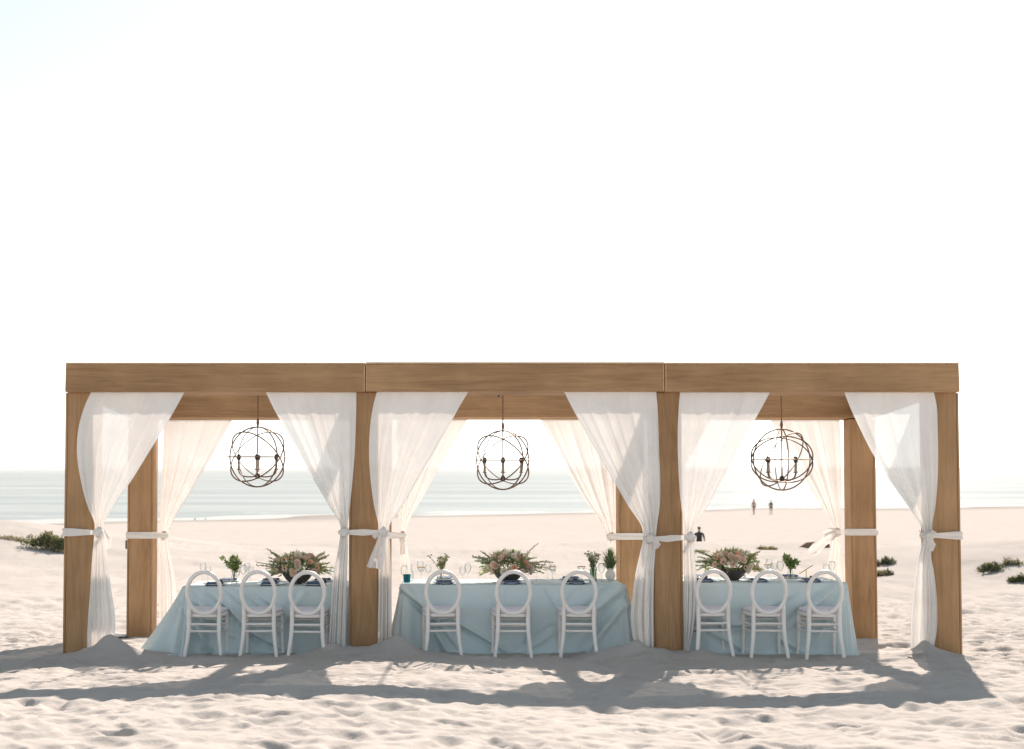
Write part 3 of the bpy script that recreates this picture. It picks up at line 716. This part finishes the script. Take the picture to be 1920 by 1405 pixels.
# ------------------------------------------------------------------ things on the tables
def tz(idx, y): x0, x1, y0, y1, z, sl_ = TI[idx]; return z + sl_ * (y - y0) + .004
rnd = random.Random(5)
def leaf(mb, p, d, L, W, rg, mi=0, fold=.25):
    d = Vector(d).normalized(); r = Vector((rg.uniform(-1, 1), rg.uniform(-1, 1), rg.uniform(-1, 1)))
    s = d.cross(r); s = s.normalized() if s.length > 1e-3 else Vector((1, 0, 0)); nrm = s.cross(d)
    p = Vector(p); m1 = p + d * L * .38 + nrm * L * .05; tip = p + d * L - nrm * L * .12
    mb.add([p, m1 + s * W * .5 + nrm * W * fold, m1, m1 - s * W * .5 + nrm * W * fold, tip], [(0, 1, 2), (0, 2, 3), (1, 4, 2), (2, 4, 3)], mi)
def rose_mesh(name, mat):
    mb = MB(); rg = random.Random(hash(name) % 97)
    for ring, (n, r, h, tilt) in enumerate([(5, 1.0, .62, .30), (5, .76, .78, .10), (4, .50, .86, -.10), (3, .26, .88, -.2)]):
        for k in range(n):
            a0 = 2 * math.pi * (k / n) + ring * .6; wd = 2 * math.pi / n * 1.18; vs = []
            for j, (t, rr) in enumerate(((0, .18), (.5, .75), (.85, 1.0), (1.0, 1.0 + tilt * .25))):
                for i in range(4):
                    a = a0 + wd * (i / 3 - .5) * (1 if j < 3 else .72); q = r * rr * (1 + .04 * math.sin(i * 3 + k))
                    vs.append((q * math.cos(a), q * math.sin(a), h * (t - (.06 if i in (0, 3) else 0)) * (1 if j < 3 else .98)))
            mb.grid(vs, 4, 4)
    me = mb.mesh(name, [mat], True); return me
ROSE = [rose_mesh('rose_' + m.name, m) for m in PETALS]
def anemone():
    mb = MB()
    for k in range(8):
        a = 2 * math.pi * k / 8; c, s_ = math.cos(a), math.sin(a); t = Vector((-s_, c, 0)); d = Vector((c, s_, 0))
        mb.add([d * .2, d * .7 + t * .34 + Vector((0, 0, .16)), d * 1.05 + Vector((0, 0, .26)), d * .7 - t * .34 + Vector((0, 0, .16))], [(0, 3, 2, 1)], 0)
    mb.lathe([(.30, .02), (.24, .16), (0, .2)], 10, mi=1)
    return mb.mesh('open_flower', [PETALS[0], HEART], True)
ANEM = anemone()
BOWLM = MB(); BOWLM.lathe([(0, 0), (.075, 0), (.082, .008), (.13, .05), (.163, .098), (.171, .125), (.163, .125), (.15, .10), (.11, .06), (0, .05)], 32); BOWLM = BOWLM.mesh('bowl', [BOWL], True)
def face_rot(d): return Vector(d).to_track_quat('Z', 'Y').to_euler()
def big_arrangement(idx, px, Y, label, seed, spray=(1, 1), lift=0):
    rg = random.Random(seed); x = P(px, 1080, Y).x; z = tz(idx, Y)
    root = empty('flower_arrangement', (x, Y, z)); tag(root, label, 'flowers', 'low flower bowls on the tables')
    obj('bowl', BOWLM, None, root)
    mats = [LEAFS[0], LEAFS[1], LEAFS[2], LEAFS[3]]
    mb = MB()
    for k in range(800):
        a = rg.uniform(0, 6.283); e = rg.uniform(-.12, 1.45); d = Vector((math.cos(a) * math.cos(e), math.sin(a) * math.cos(e) * .75, math.sin(e)))
        r = rg.uniform(.45, 1.0); p = Vector((d.x * .30 * r, d.y * .24 * r, .12 + d.z * .205 * r))
        leaf(mb, p, d + Vector((rg.uniform(-.5, .5), rg.uniform(-.5, .5), rg.uniform(-.3, .4))), rg.uniform(.035, .075), rg.uniform(.014, .028), rg, rg.choice((0, 1, 1, 2, 2, 3)))
    o = mb.build('foliage', mats, root); o['kind'] = 'stuff'
    for k in range(20):                                     # long sprays leaning out
        sd_ = 1 if k % 2 else -1; L = rg.uniform(.30, .47) * (spray[0] if sd_ < 0 else spray[1]); a = rg.uniform(-.7, .7); e = rg.uniform(.15, .95)
        d = Vector((sd_ * math.cos(a) * math.cos(e), math.sin(a) * .6, math.sin(e))); dr = rg.uniform(.15, .40)
        st = Vector((sd_ * .06, 0, .12)); mb = MB(); pts = [st + d * L * t - Vector((0, 0, dr * t * t * L)) + Vector((0, .04 * math.sin(t * 3 + k), 0)) for t in (0, .25, .5, .75, 1)]
        mb.tube(pts, [.003, .0028, .0024, .002, .001], 5)
        wide = rg.choice((.35, .5, .7))
        for t in range(18):
            q = .25 + .75 * t / 17; i = min(3, int(q * 4)); p = pts[i].lerp(pts[i + 1], q * 4 - i)
            for s_ in (-1, 1):
                sv = d.cross(Vector((0, 0, 1))) * s_; LL = rg.uniform(.028, .052) * (1.2 - q * .5)
                leaf(mb, p, d * .8 + sv * .7 + Vector((rg.uniform(-.3, .3), rg.uniform(-.3, .3), rg.uniform(-.3, .5))), LL, LL * wide, rg, 1)
        mb.build('spray', [STEM, (LEAFS[2], LEAFS[1], LEAFS[0], LEAFS[3])[k % 4]], root)
    for k in range(34):
        a = rg.uniform(-3.0, .2) if k < 26 else rg.uniform(0, 6.28); e = rg.uniform(-.05, 1.15)
        d = Vector((math.cos(a) * math.cos(e), math.sin(a) * math.cos(e) * .8, math.sin(e)))
        p = Vector((d.x * .245, d.y * .245, .125 + d.z * .18)) * rg.uniform(.95, 1.12); p.z = max(p.z, .085)
        d2 = d + Vector((0, -.55, 0)) + Vector((rg.uniform(-.3, .3), rg.uniform(-.3, .3), rg.uniform(-.2, .2)))
        r = rg.uniform(.026, .042)
        if k % 6 == 0: obj('open_flower', ANEM, None, root, p, face_rot(d2), r * 1.1)
        else: obj('rose', ROSE[rg.choice((0, 1, 1, 1, 2, 2))], None, root, p, face_rot(d2), r)
    for k in range(26):                                     # little pale filler buds
        a = rg.uniform(-3.1, .1); e = rg.uniform(.1, 1.3); d = Vector((math.cos(a) * math.cos(e), math.sin(a) * math.cos(e) * .8, math.sin(e)))
        obj('bud', ROSE[2], None, root, Vector((d.x * .29, d.y * .25, .13 + d.z * .215)), face_rot(d), rg.uniform(.008, .014))
    return root
big_arrangement(0, 558, 15.38, 'dark bowl of peach and cream roses with green sprays on the left table', 21)
big_arrangement(1, 953, 15.40, 'dark bowl of blush roses with green sprays on the middle table', 22, (.9, 1.1))
big_arrangement(2, 1372, 15.38, 'dark bowl of peach roses and yellow-green foliage on the right table', 23, (1.1, .8))
VASE = MB(); VASE.lathe([(0, .004), (.032, .004), (.038, .02), (.036, .07), (.026, .10), (.024, .125), (.029, .14)], 20); VASE = VASE.mesh('vase', [GLASS], True)
VASEG = MB(); VASEG.lathe([(0, .004), (.036, .004), (.040, .02), (.038, .08), (.034, .12), (.040, .15)], 20); VASEG = VASEG.mesh('tinted_vase', [GREENG], True)
def posy(idx, px, Y, label, seed, hgt, spread, nleaf, mats, flowers, vase=VASE, size=(.035, .06), wl=.45, name='posy', droop=0.0):
    rg = random.Random(seed); x = P(px, 1080, Y).x; z = tz(idx, Y)
    root = empty(name, (x, Y, z)); tag(root, label, 'flowers', 'small posies in vases on the tables')
    obj('vase', vase, None, root)
    mb = MB(); tips = []
    for k in range(13):
        a = rg.uniform(0, 6.28); r = spread * rg.uniform(.2, 1); t = Vector((math.cos(a) * r, math.sin(a) * r, hgt * rg.uniform(.72, 1.0) - droop * r))
        tips.append(t); mb.tube([(0, 0, .02), (t.x * .12, t.y * .12, .12), (t.x * .5, t.y * .5, .12 + (t.z - .12) * .55), t], [.0022, .002, .0018, .001], 5)
    mb.build('stems', STEM, root)
    mb = MB()
    for k in range(nleaf):
        t = rg.choice(tips); q = rg.uniform(.35, 1.0); p = Vector((t.x * q ** 1.5, t.y * q ** 1.5, .10 + (t.z - .10) * q))
        d = Vector((t.x * 3, t.y * 3, .25)) + Vector((rg.uniform(-.8, .8), rg.uniform(-.8, .8), rg.uniform(-.5, .7))); L = rg.uniform(*size)
        leaf(mb, p, d, L, L * wl, rg, rg.randrange(len(mats)))
    o = mb.build('foliage', mats, root); o['kind'] = 'stuff'
    for k in range(flowers):
        t = rg.choice(tips); obj('bud', ROSE[2], None, root, t + Vector((rg.uniform(-.03, .03), rg.uniform(-.03, .03), rg.uniform(-.03, .02))), face_rot((t.x, t.y - .1, .2)), rg.uniform(.009, .016))
posy(0, 439, 15.3, 'loose bright green sprig in a clear vase on the left table', 31, .30, .14, 260, [LEAFS[1], LEAFS[0]], 9, wl=.55)
posy(1, 827, 15.3, 'airy yellow-green posy with white buds on the middle table', 32, .30, .14, 330, [LEAFS[1], LEAFS[3], LEAFS[2]], 26, size=(.025, .045))
posy(1, 1112, 15.3, 'dense round olive-green bunch in a tinted vase on the middle table', 33, .33, .115, 380, [LEAFS[2], LEAFS[3], LEAFS[0]], 16, VASEG, (.02, .04))
posy(2, 1482, 15.3, 'dark leafy green bunch in a vase on the right table', 34, .31, .10, 240, [LEAFS[0], LEAFS[0], LEAFS[1]], 5, size=(.035, .06), wl=.6, droop=.5)
# feathery grass bunch at the right end of the middle table
def plume():
    rg = random.Random(40); x = P(1181, 1080, 15.62).x; x = min(x, TI[1][1] - .08); z = tz(1, 15.62)
    root = empty('grass_bunch', (x, 15.62, z)); tag(root, 'dark feathery grass bunch in a white vase at the right end of the middle table', 'flowers')
    mb = MB(); mb.lathe([(0, .003), (.03, .003), (.055, .04), (.058, .08), (.035, .115), (.028, .13), (.033, .142), (.025, .13)], 20); mb.build('vase', CHINA, root, smooth=True)
    mb = MB()
    for k in range(330):
        a = rg.uniform(0, 6.28); r = rg.uniform(.02, .17); hh = rg.uniform(.22, .42) - r * .5
        b = Vector((rg.uniform(-.015, .015), rg.uniform(-.015, .015), .10)); t = Vector((math.cos(a) * r, math.sin(a) * r * .7, hh)); m = b.lerp(t, .55) + Vector((0, 0, .05)); s_ = Vector((-math.sin(a), math.cos(a), 0)) * rg.uniform(.002, .0045)
        mb.add([b - s_, b + s_, m + s_ * 1.3, m - s_ * 1.3, t], [(0, 1, 2, 3), (3, 2, 4)], rg.choice((0, 0, 0, 1)))
    o = mb.build('blades', [LEAFS[0], LEAFS[2]], root); o['kind'] = 'stuff'
plume()
# glassware, plates, napkins
def lath(name, prof, mat, n=20): m = MB(); m.lathe(prof, n); return m.mesh(name, [mat], True)
GOB = lath('goblet', [(0, .003), (.034, .003), (.030, .006), (.005, .012), (.004, .075), (.012, .085), (.032, .105), (.038, .14), (.035, .175), (.034, .175)], GLASS)
WINE = lath('wine_glass', [(0, .003), (.032, .003), (.028, .006), (.0045, .012), (.004, .10), (.014, .11), (.036, .14), (.040, .17), (.033, .215), (.032, .215)], GLASS)
COUPE = lath('coupe', [(0, .003), (.032, .003), (.028, .006), (.004, .012), (.004, .11), (.02, .12), (.043, .145), (.046, .165)], GLASS)
RIM = MB(); RIM.tube([(.046 * math.cos(k * .3142), .046 * math.sin(k * .3142), .165) for k in range(20)], .0028, 6, closed=True); RIM = RIM.mesh('gold_rim', [GOLD], True)
PLATE = lath('plate', [(0, .004), (.085, .004), (.095, .008), (.138, .020), (.142, .018), (.10, .002), (0, .002)], CHINA, 32)
VOT = lath('votive_cup', [(0, .002), (.022, .002), (.027, .012), (.029, .055), (.026, .055), (.024, .012), (0, .01)], DARKG)
def napkin_mesh():
    mb = MB(); n, m = 12, 14
    for lay, zz in enumerate((.0, .006)):
        for side in (1,):
            pts = []
            for j in range(m):
                for i in range(n):
                    u, v = i / (n - 1) - .5, j / (m - 1)
                    pts.append((u * (.17 - lay * .006), -.12 + v * .24, zz + .006 * math.sin(v * 3.1) + .003 * math.sin(u * 17 + lay + v * 4) - (.018 * max(0, .18 - v) / .18 if lay == 0 else 0)))
            mb.grid(pts, n, m)
    mb.box((0, 0, .004), (.155, .22, .005))
    return mb.mesh('napkin', [NAVY], False)
NAP = napkin_mesh()
BAY = ['left', 'middle', 'right']
for i, x in enumerate(CHX):
    t = i // 3; nm = BAY[t]; y = TI[t][2] + .17; which = ('left-hand', 'middle', 'right-hand')[i % 3]
    for side in (0, 1):
        yy_ = y if side == 0 else TI[t][3] - .17; rz = 0 if side == 0 else math.pi; far = 'near' if side == 0 else 'far'
        xx = x + (.02 if side == 0 else rnd.uniform(-.06, .06)); z = tz(t, yy_)
        o = obj('plate', PLATE, None, None, (xx, yy_, z)); tag(o, 'white plate, %s of three on the %s side of the %s table' % (which, far, nm), 'plate', 'plates on the %s side of the %s table' % (far, nm))
        o = obj('napkin', NAP, None, None, (xx, yy_ - (.02 if side == 0 else -.02), z + .021), (0, 0, rz + rnd.uniform(-.05, .05))); tag(o, 'folded navy napkin, %s of three on the %s side of the %s table' % (which, far, nm), 'napkin', 'napkins on the %s side of the %s table' % (far, nm))
        sg = 1 if side == 0 else -1
        for nme, me, dx, dy in (('goblet', GOB, .20, .15), ('wine_glass', WINE, .27, .10)):
            gx, gy = xx + sg * dx + rnd.uniform(-.02, .02), yy_ + sg * (dy + rnd.uniform(-.02, .02))
            if gx > TI[t][1] - .05 or gx < TI[t][0] + .05: gx = xx - sg * .2
            o = obj(nme, me, None, None, (gx, gy, tz(t, gy))); tag(o, 'clear %s, %s of three on the %s side of the %s table' % (nme.replace('_', ' '), which, far, nm), 'glass', 'clear %s on the %s side of the %s table' % (nme.replace('_', ' ').replace('glass', 'glasse') + 's', far, nm))
for (t, px, yy_) in ((0, 505, 15.5), (1, 790, 15.35), (1, 1035, 15.45), (1, 1090, 15.5), (2, 1440, 15.5)):
    p = P(px, 1080, yy_); r = empty('coupe_glass', (p.x, yy_, tz(t, yy_))); obj('bowl', COUPE, None, r); obj('gold_rim', RIM, None, r)
    tag(r, {505: 'gold-rimmed coupe glass on the left table', 790: 'gold-rimmed coupe glass left of the posy on the middle table', 1035: 'gold-rimmed coupe glass right of the rose bowl on the middle table', 1090: 'gold-rimmed coupe glass beside the olive-green bunch', 1440: 'gold-rimmed coupe glass on the right table'}[px], 'glass', 'gold-rimmed coupe glasses')
for (t, px, yy_, lb) in ((0, 413, 15.2, 'small dark votive cup near the green sprig on the left table'), (0, 514, 15.18, 'small dark votive cup left of the rose bowl on the left table'), (0, 608, 15.2, 'small dark votive cup right of the rose bowl on the left table'),
                        (1, 1062, 15.2, 'small dark votive cup right of the rose bowl on the middle table'), (1, 1078, 15.15, 'small dark votive cup behind the rightmost chair of the middle table'), (2, 1322, 15.2, 'small dark votive cup left of the rose bowl on the right table'),
                        (2, 1421, 15.2, 'small dark votive cup right of the rose bowl on the right table'), (2, 1523, 15.2, 'small dark votive cup near the right end of the right table')):
    o = obj('votive_cup', VOT, None, None, (P(px, 1090, yy_).x, yy_, tz(t, yy_))); tag(o, lb, 'candle cup', 'dark votive cups on the tables')
# water pitcher and teal tumbler at the left end of the middle table
x = max(P(741, 1080, 15.5).x, TI[1][0] + .07); r = empty('pitcher', (x, 15.5, tz(1, 15.5))); tag(r, 'clear water pitcher with a looped handle at the left end of the middle table', 'pitcher')
mb = MB(); mb.lathe([(0, .003), (.045, .003), (.052, .02), (.050, .09), (.034, .14), (.036, .17), (.042, .185)], 22); mb.build('body', GLASS, r, smooth=True)
mb = MB(); mb.tube([(-.034, 0, .165), (-.065, 0, .18), (-.088, 0, .15), (-.085, 0, .09), (-.052, 0, .06)], .006, 8); mb.build('handle', CHINA, r, smooth=True)
o = lath('tumbler', [(0, .004), (.034, .004), (.036, .01), (.042, .095), (.040, .095), (.033, .014), (0, .012)], TEAL); o = obj('tumbler', o, None, None, (P(763, 1090, 15.2).x, 15.2, tz(1, 15.2))); tag(o, 'teal glass tumbler at the left end of the middle table', 'glass')
# thin gold stand leaning among the glasses of the right table
a = P(1499, 1076, 15.45); b = P(1524, 1060, 15.45); zz = tz(2, 15.45)
r = empty('gold_stand', (a.x, 15.45, zz)); tag(r, 'slanting gold bar standing among the glasses on the right table', 'stand')
mb = MB(); mb.tube([(0, 0, a.z - zz), ((b - a).x, 0, b.z - zz)], .009, 8, sy=.5); mb.build('bar', GOLD, r)
mb = MB(); mb.tube([((b - a).x * .5, 0, (a.z + b.z) / 2 - zz), ((b - a).x * .5, 0, .006)], .004, 8); mb.lathe([(0, 0), (.03, 0), (.03, .006), (0, .008)], 16, ((b - a).x * .5, 0, 0)); mb.build('foot', GOLD, r)
# white board half buried by the rightmost post
p = P(1716, 1222, 14.15); mb = MB(); mb.box((0, 0, 0), (.15, .08, .006)); o = mb.build('white_board', simple('weathered white board', (.42, .41, .39), .8), bevel=.001, loc=(p.x, 14.15, H(p.x, 14.15) + .035), rot=(R(18), R(-7), R(-14))); tag(o, 'small white board poking out of the sand by the rightmost post', 'board')

# ------------------------------------------------------------------ dune plants
def ground_hit(px, py):
    y = 17.0
    while y < 60:
        p = P(px, py, y)
        if p.z < H(p.x, y): return y
        y += .15
    return 45.0
def shrub(px, py, Y, wpx, hpx, label, mats, seed, n=900, lsize=(.05, .11), name='dune_shrub'):
    Y = ground_hit(px, py); rg = random.Random(seed); p = P(px, py, Y); sc = Y / F; Wd, Hh = wpx * sc / 2, hpx * sc
    zg = H(p.x, Y); root = empty(name, (p.x, Y, zg)); tag(root, label, 'shrub', 'low plants on the dunes')
    mb = MB(); lobes = [(rg.uniform(-.8, .8) * Wd, rg.uniform(-.5, .5) * Wd * .6, rg.uniform(.55, 1.0)) for _ in range(9)]
    for k in range(n):
        lx, ly, lh = rg.choice(lobes); a = rg.uniform(0, 6.28); r = rg.uniform(0, 1) ** .6 * Wd * .38; x, y = lx + math.cos(a) * r, ly + math.sin(a) * r * .8
        hh = Hh * lh * (1 - (r / (Wd * .42)) ** 2 * .7) * rg.uniform(.25, 1.0)
        zl = H(p.x + x, Y + y) - zg
        leaf(mb, (x, y, zl + max(.0, hh - .05)), (rg.uniform(-.7, .7), rg.uniform(-.7, .7), rg.uniform(.2, 1)), rg.uniform(*lsize), rg.uniform(*lsize) * .32, rg, rg.randrange(len(mats)))
    o = mb.build('foliage', mats, root); o['kind'] = 'stuff'
    mb = MB()
    for k in range(12):
        lx, ly, lh = rg.choice(lobes); zl = H(p.x + lx, Y + ly) - zg
        mb.tube([(lx * .8, ly * .8, zl - .05), (lx, ly, zl + Hh * lh * .7)], [.008, .003], 5)
    mb.build('stems', STEM, root)
D0, D1, D2, D3 = [cloth_mat('dune plant deep green', (.09, .11, .055), .4, 0), cloth_mat('dune plant green', (.16, .18, .075), .4, 0), cloth_mat('dune plant grey', (.24, .25, .18), .4, 0), cloth_mat('dune plant straw', (.36, .31, .19), .4, 0)]
shrub(92, 1033, 34.5, 86, 36, 'thick green dune shrub beside the leftmost post', [D0, D1, D1, D3], 51, 1500, (.06, .14))
shrub(20, 1012, 38, 52, 9, 'thin dry grass strip on the dune crest at far left', [D3, D2, D3], 52, 320, (.05, .1))
shrub(1653, 1062, 33, 44, 18, 'dark ice plant between the right-hand posts, the upper of two', [D0, D2], 53, 600)
shrub(1650, 1080, 27, 40, 14, 'low ice plant between the right-hand posts, the lower of two', [D0, D3], 54, 500)
shrub(1858, 1074, 29, 46, 22, 'green dune plant right of the pergola, leaning up the slope', [D0, D1, D2], 55, 650)
shrub(1897, 1062, 31, 34, 18, 'sparse grey-green plant at the right edge on the dune top', [D2, D3], 56, 300)
shrub(1912, 1092, 26, 36, 18, 'bright green plant cut by the right edge of the picture', [D1, D0], 57, 450)
shrub(1432, 1031, 38, 46, 9, 'dry brownish grass tuft beyond the right table', [D3, D3, D0], 58, 420, (.05, .1))
shrub(1300, 1036, 39, 60, 6, 'faint low grass beyond the curtain of the right bay', [D3, D2], 59, 250, (.04, .08))
yd = ground_hit(1527, 1027); p = P(1527, 1027, yd); mb = MB(); pts = [(-.40, 0, .02), (-.2, .02, .10), (.05, 0, .12), (.25, .03, .08), (.42, 0, .10)]; mb.tube(pts, [.05, .09, .10, .08, .04], 9)
o = mb.build('driftwood_log', DRYW, smooth=True, loc=(p.x, yd, H(p.x, yd) - .05)); tag(o, 'dark reddish driftwood log beyond the right table', 'driftwood')

# ------------------------------------------------------------------ people on the beach
def person(px, Y, height, rz, label, cols, seed, stride=.0, bend=0.0, group=None, long_top=True):
    """one continuous skinned body, coloured by region; hair as a child"""
    k = height / 1.75; x = P(px, 1000, Y).x
    V = {}; vs = []; es = []; rad = []
    def v(n, p, r, link=None):
        V[n] = len(vs); vs.append((p[0] * k, p[1] * k, p[2] * k)); rad.append((r[0] * k, r[1] * k) if isinstance(r, tuple) else (r * k, r * k))
        if link: es.append((V[link], V[n]))
    b = bend
    v('pel', (0, 0, .97), (.155, .11)); v('waist', (0, .01, 1.12), (.14, .10), 'pel'); v('chest', (0, .02 + b * .4, 1.32), (.17, .115), 'waist'); v('nb', (0, .02 + b, 1.47), (.085, .075), 'chest')
    v('neck', (0, .035 + b, 1.53), .056, 'nb'); v('head', (0, .05 + b * 1.2, 1.62), (.078, .092), 'neck'); v('crown', (0, .045 + b * 1.2, 1.70), (.068, .08), 'head'); v('nose', (0, .145 + b * 1.2, 1.615), .012, 'head')
    for s, nm in ((-1, 'l'), (1, 'r')):
        sw = s * stride
        v('sh' + nm, (s * .19, .02 + b, 1.42), .066, 'chest'); v('el' + nm, (s * .255, -.02 - sw * .3, 1.14), .046, 'sh' + nm); v('wr' + nm, (s * .265, .04 - sw * .5, .91), .031, 'el' + nm)
        v('pa' + nm, (s * .262, .055 - sw * .5, .84), (.034, .024), 'wr' + nm)
        for q in range(4): v('f%d' % q + nm, (s * .256, .035 + q * .018 - sw * .5, .765 + (.008 if q in (0, 3) else 0)), .0085, 'pa' + nm)
        v('th' + nm, (s * .245, .095 - sw * .5, .82), .010, 'wr' + nm)
        v('hip' + nm, (s * .095, 0, .90), .105, 'pel'); v('kn' + nm, (s * .10, .03 + sw * .7, .50), .062, 'hip' + nm); v('an' + nm, (s * .10, -.02 + sw * 1.0, .09), .040, 'kn' + nm); v('to' + nm, (s * .11, .13 + sw * 1.0, .035), .036, 'an' + nm)
    me = bpy.data.meshes.new('person_cage'); me.from_pydata(vs, es, []); me.update()
    tmp = bpy.data.objects.new('person_cage', me); C.objects.link(tmp)
    tmp.modifiers.new('skin', 'SKIN'); sub = tmp.modifiers.new('sub', 'SUBSURF'); sub.levels = 1; sub.render_levels = 1
    if not me.skin_vertices: me.attributes.new('skin', 'FLOAT', 'POINT')
    for i, sv in enumerate(me.skin_vertices[0].data): sv.radius = rad[i]; sv.use_root = (i == 0)
    dg = bpy.context.evaluated_depsgraph_get(); dg.update()
    body = bpy.data.meshes.new_from_object(tmp.evaluated_get(dg)); bpy.data.objects.remove(tmp); body.name = 'person'
    body.materials.clear()
    skin = simple('skin %d' % seed, cols[0], .6, .06, 8); top = simple('top %d' % seed, cols[1], .9, .15, 12); bot = simple('shorts %d' % seed, cols[2], .9, .15, 12)
    for m in (skin, top, bot): body.materials.append(m)
    for f in body.polygons:
        c = f.center / k; ax = abs(c.x); mi = 0
        if long_top and ((ax < .19 and 1.0 < c.z < 1.50) or (ax >= .19 and 1.20 < c.z < 1.50)): mi = 1
        elif (not long_top) and ax < .17 and 1.18 < c.z < 1.38: mi = 1
        if ax < .235 and (.58 if long_top else .80) < c.z <= 1.0 and not (ax > .21 and c.z < .95): mi = 2
        f.material_index = mi
    body.shade_smooth()
    o = obj('person', body, None, None, (x, Y, H(x, Y)), (0, 0, rz)); tag(o, label, 'person', group)
    mb = MB(); hc = Vector((0, .035 + b * 1.2, 1.665)) * k; nn, mm = 14, 9; pts = []
    for j in range(mm):
        th = math.pi * .62 * j / (mm - 1)
        for i in range(nn):
            a = 2 * math.pi * i / nn; back_ = .5 - .5 * math.sin(a); rr = .098 * k * (1 + .03 * math.sin(5 * a + j))
            t2 = th * (.62 + .38 * back_); pts.append(hc + Vector((rr * .92 * math.sin(t2) * math.cos(a), rr * 1.1 * math.sin(t2) * math.sin(a), rr * math.cos(t2) + .005)))
    fs = [(j * nn + i, j * nn + (i + 1) % nn, (j + 1) * nn + (i + 1) % nn, (j + 1) * nn + i)[::-1] for j in range(mm - 1) for i in range(nn)]
    mb.add(pts, fs); mb.build('hair', simple('hair %d' % seed, cols[3], .7, .2, 30), o, smooth=True)
    return o
SK = (.42, .25, .17)
person(1311, 72, 1.80, R(-8), 'person in a black t-shirt and brown shorts walking away beyond the right table', (SK, (.018, .02, .024), (.16, .08, .045), (.03, .022, .018)), 1, .12)
person(1414, 160, 1.72, R(20), 'left one of two distant bare-chested people at the waterline', ((.36, .2, .14), (.36, .2, .14), (.10, .05, .05), (.04, .03, .02)), 2, .10, group='distant couple at the waterline', long_top=False)
person(1446, 160, 1.64, R(-30), 'right one of two distant people at the waterline, in dark swimwear', ((.36, .22, .16), (.05, .05, .06), (.06, .05, .06), (.05, .03, .02)), 3, .06, .03, 'distant couple at the waterline', long_top=False)
# two shore birds at the left of the waterline
for px, lb in ((365, 'left one of two tiny dark shore birds at the waterline'), (385, 'right one of two tiny dark shore birds at the waterline')):
    Y = 146; x = P(px, 970, Y).x; r = empty('shore_bird', (x, Y, H(x, Y)), R(60 if px < 370 else -70)); r.scale = (.7, .7, .7); tag(r, lb, 'bird', 'birds at the waterline')
    mb = MB(); mb.tube([(-.26, 0, .26), (-.14, 0, .25), (0, 0, .25), (.12, 0, .29), (.17, 0, .36), (.21, 0, .39), (.25, 0, .385), (.32, 0, .375)], [.01, .05, .085, .07, .035, .04, .02, .004], 10); mb.build('body', simple('grey feathers %d' % px, (.10, .09, .085), .8), r, smooth=True)
    for s in (-1, 1): mb = MB(); mb.tube([(.02, s * .03, .2), (.01, s * .03, .1), (.03, s * .03, 0)], .008, 5); mb.build('leg', DRYW, r)
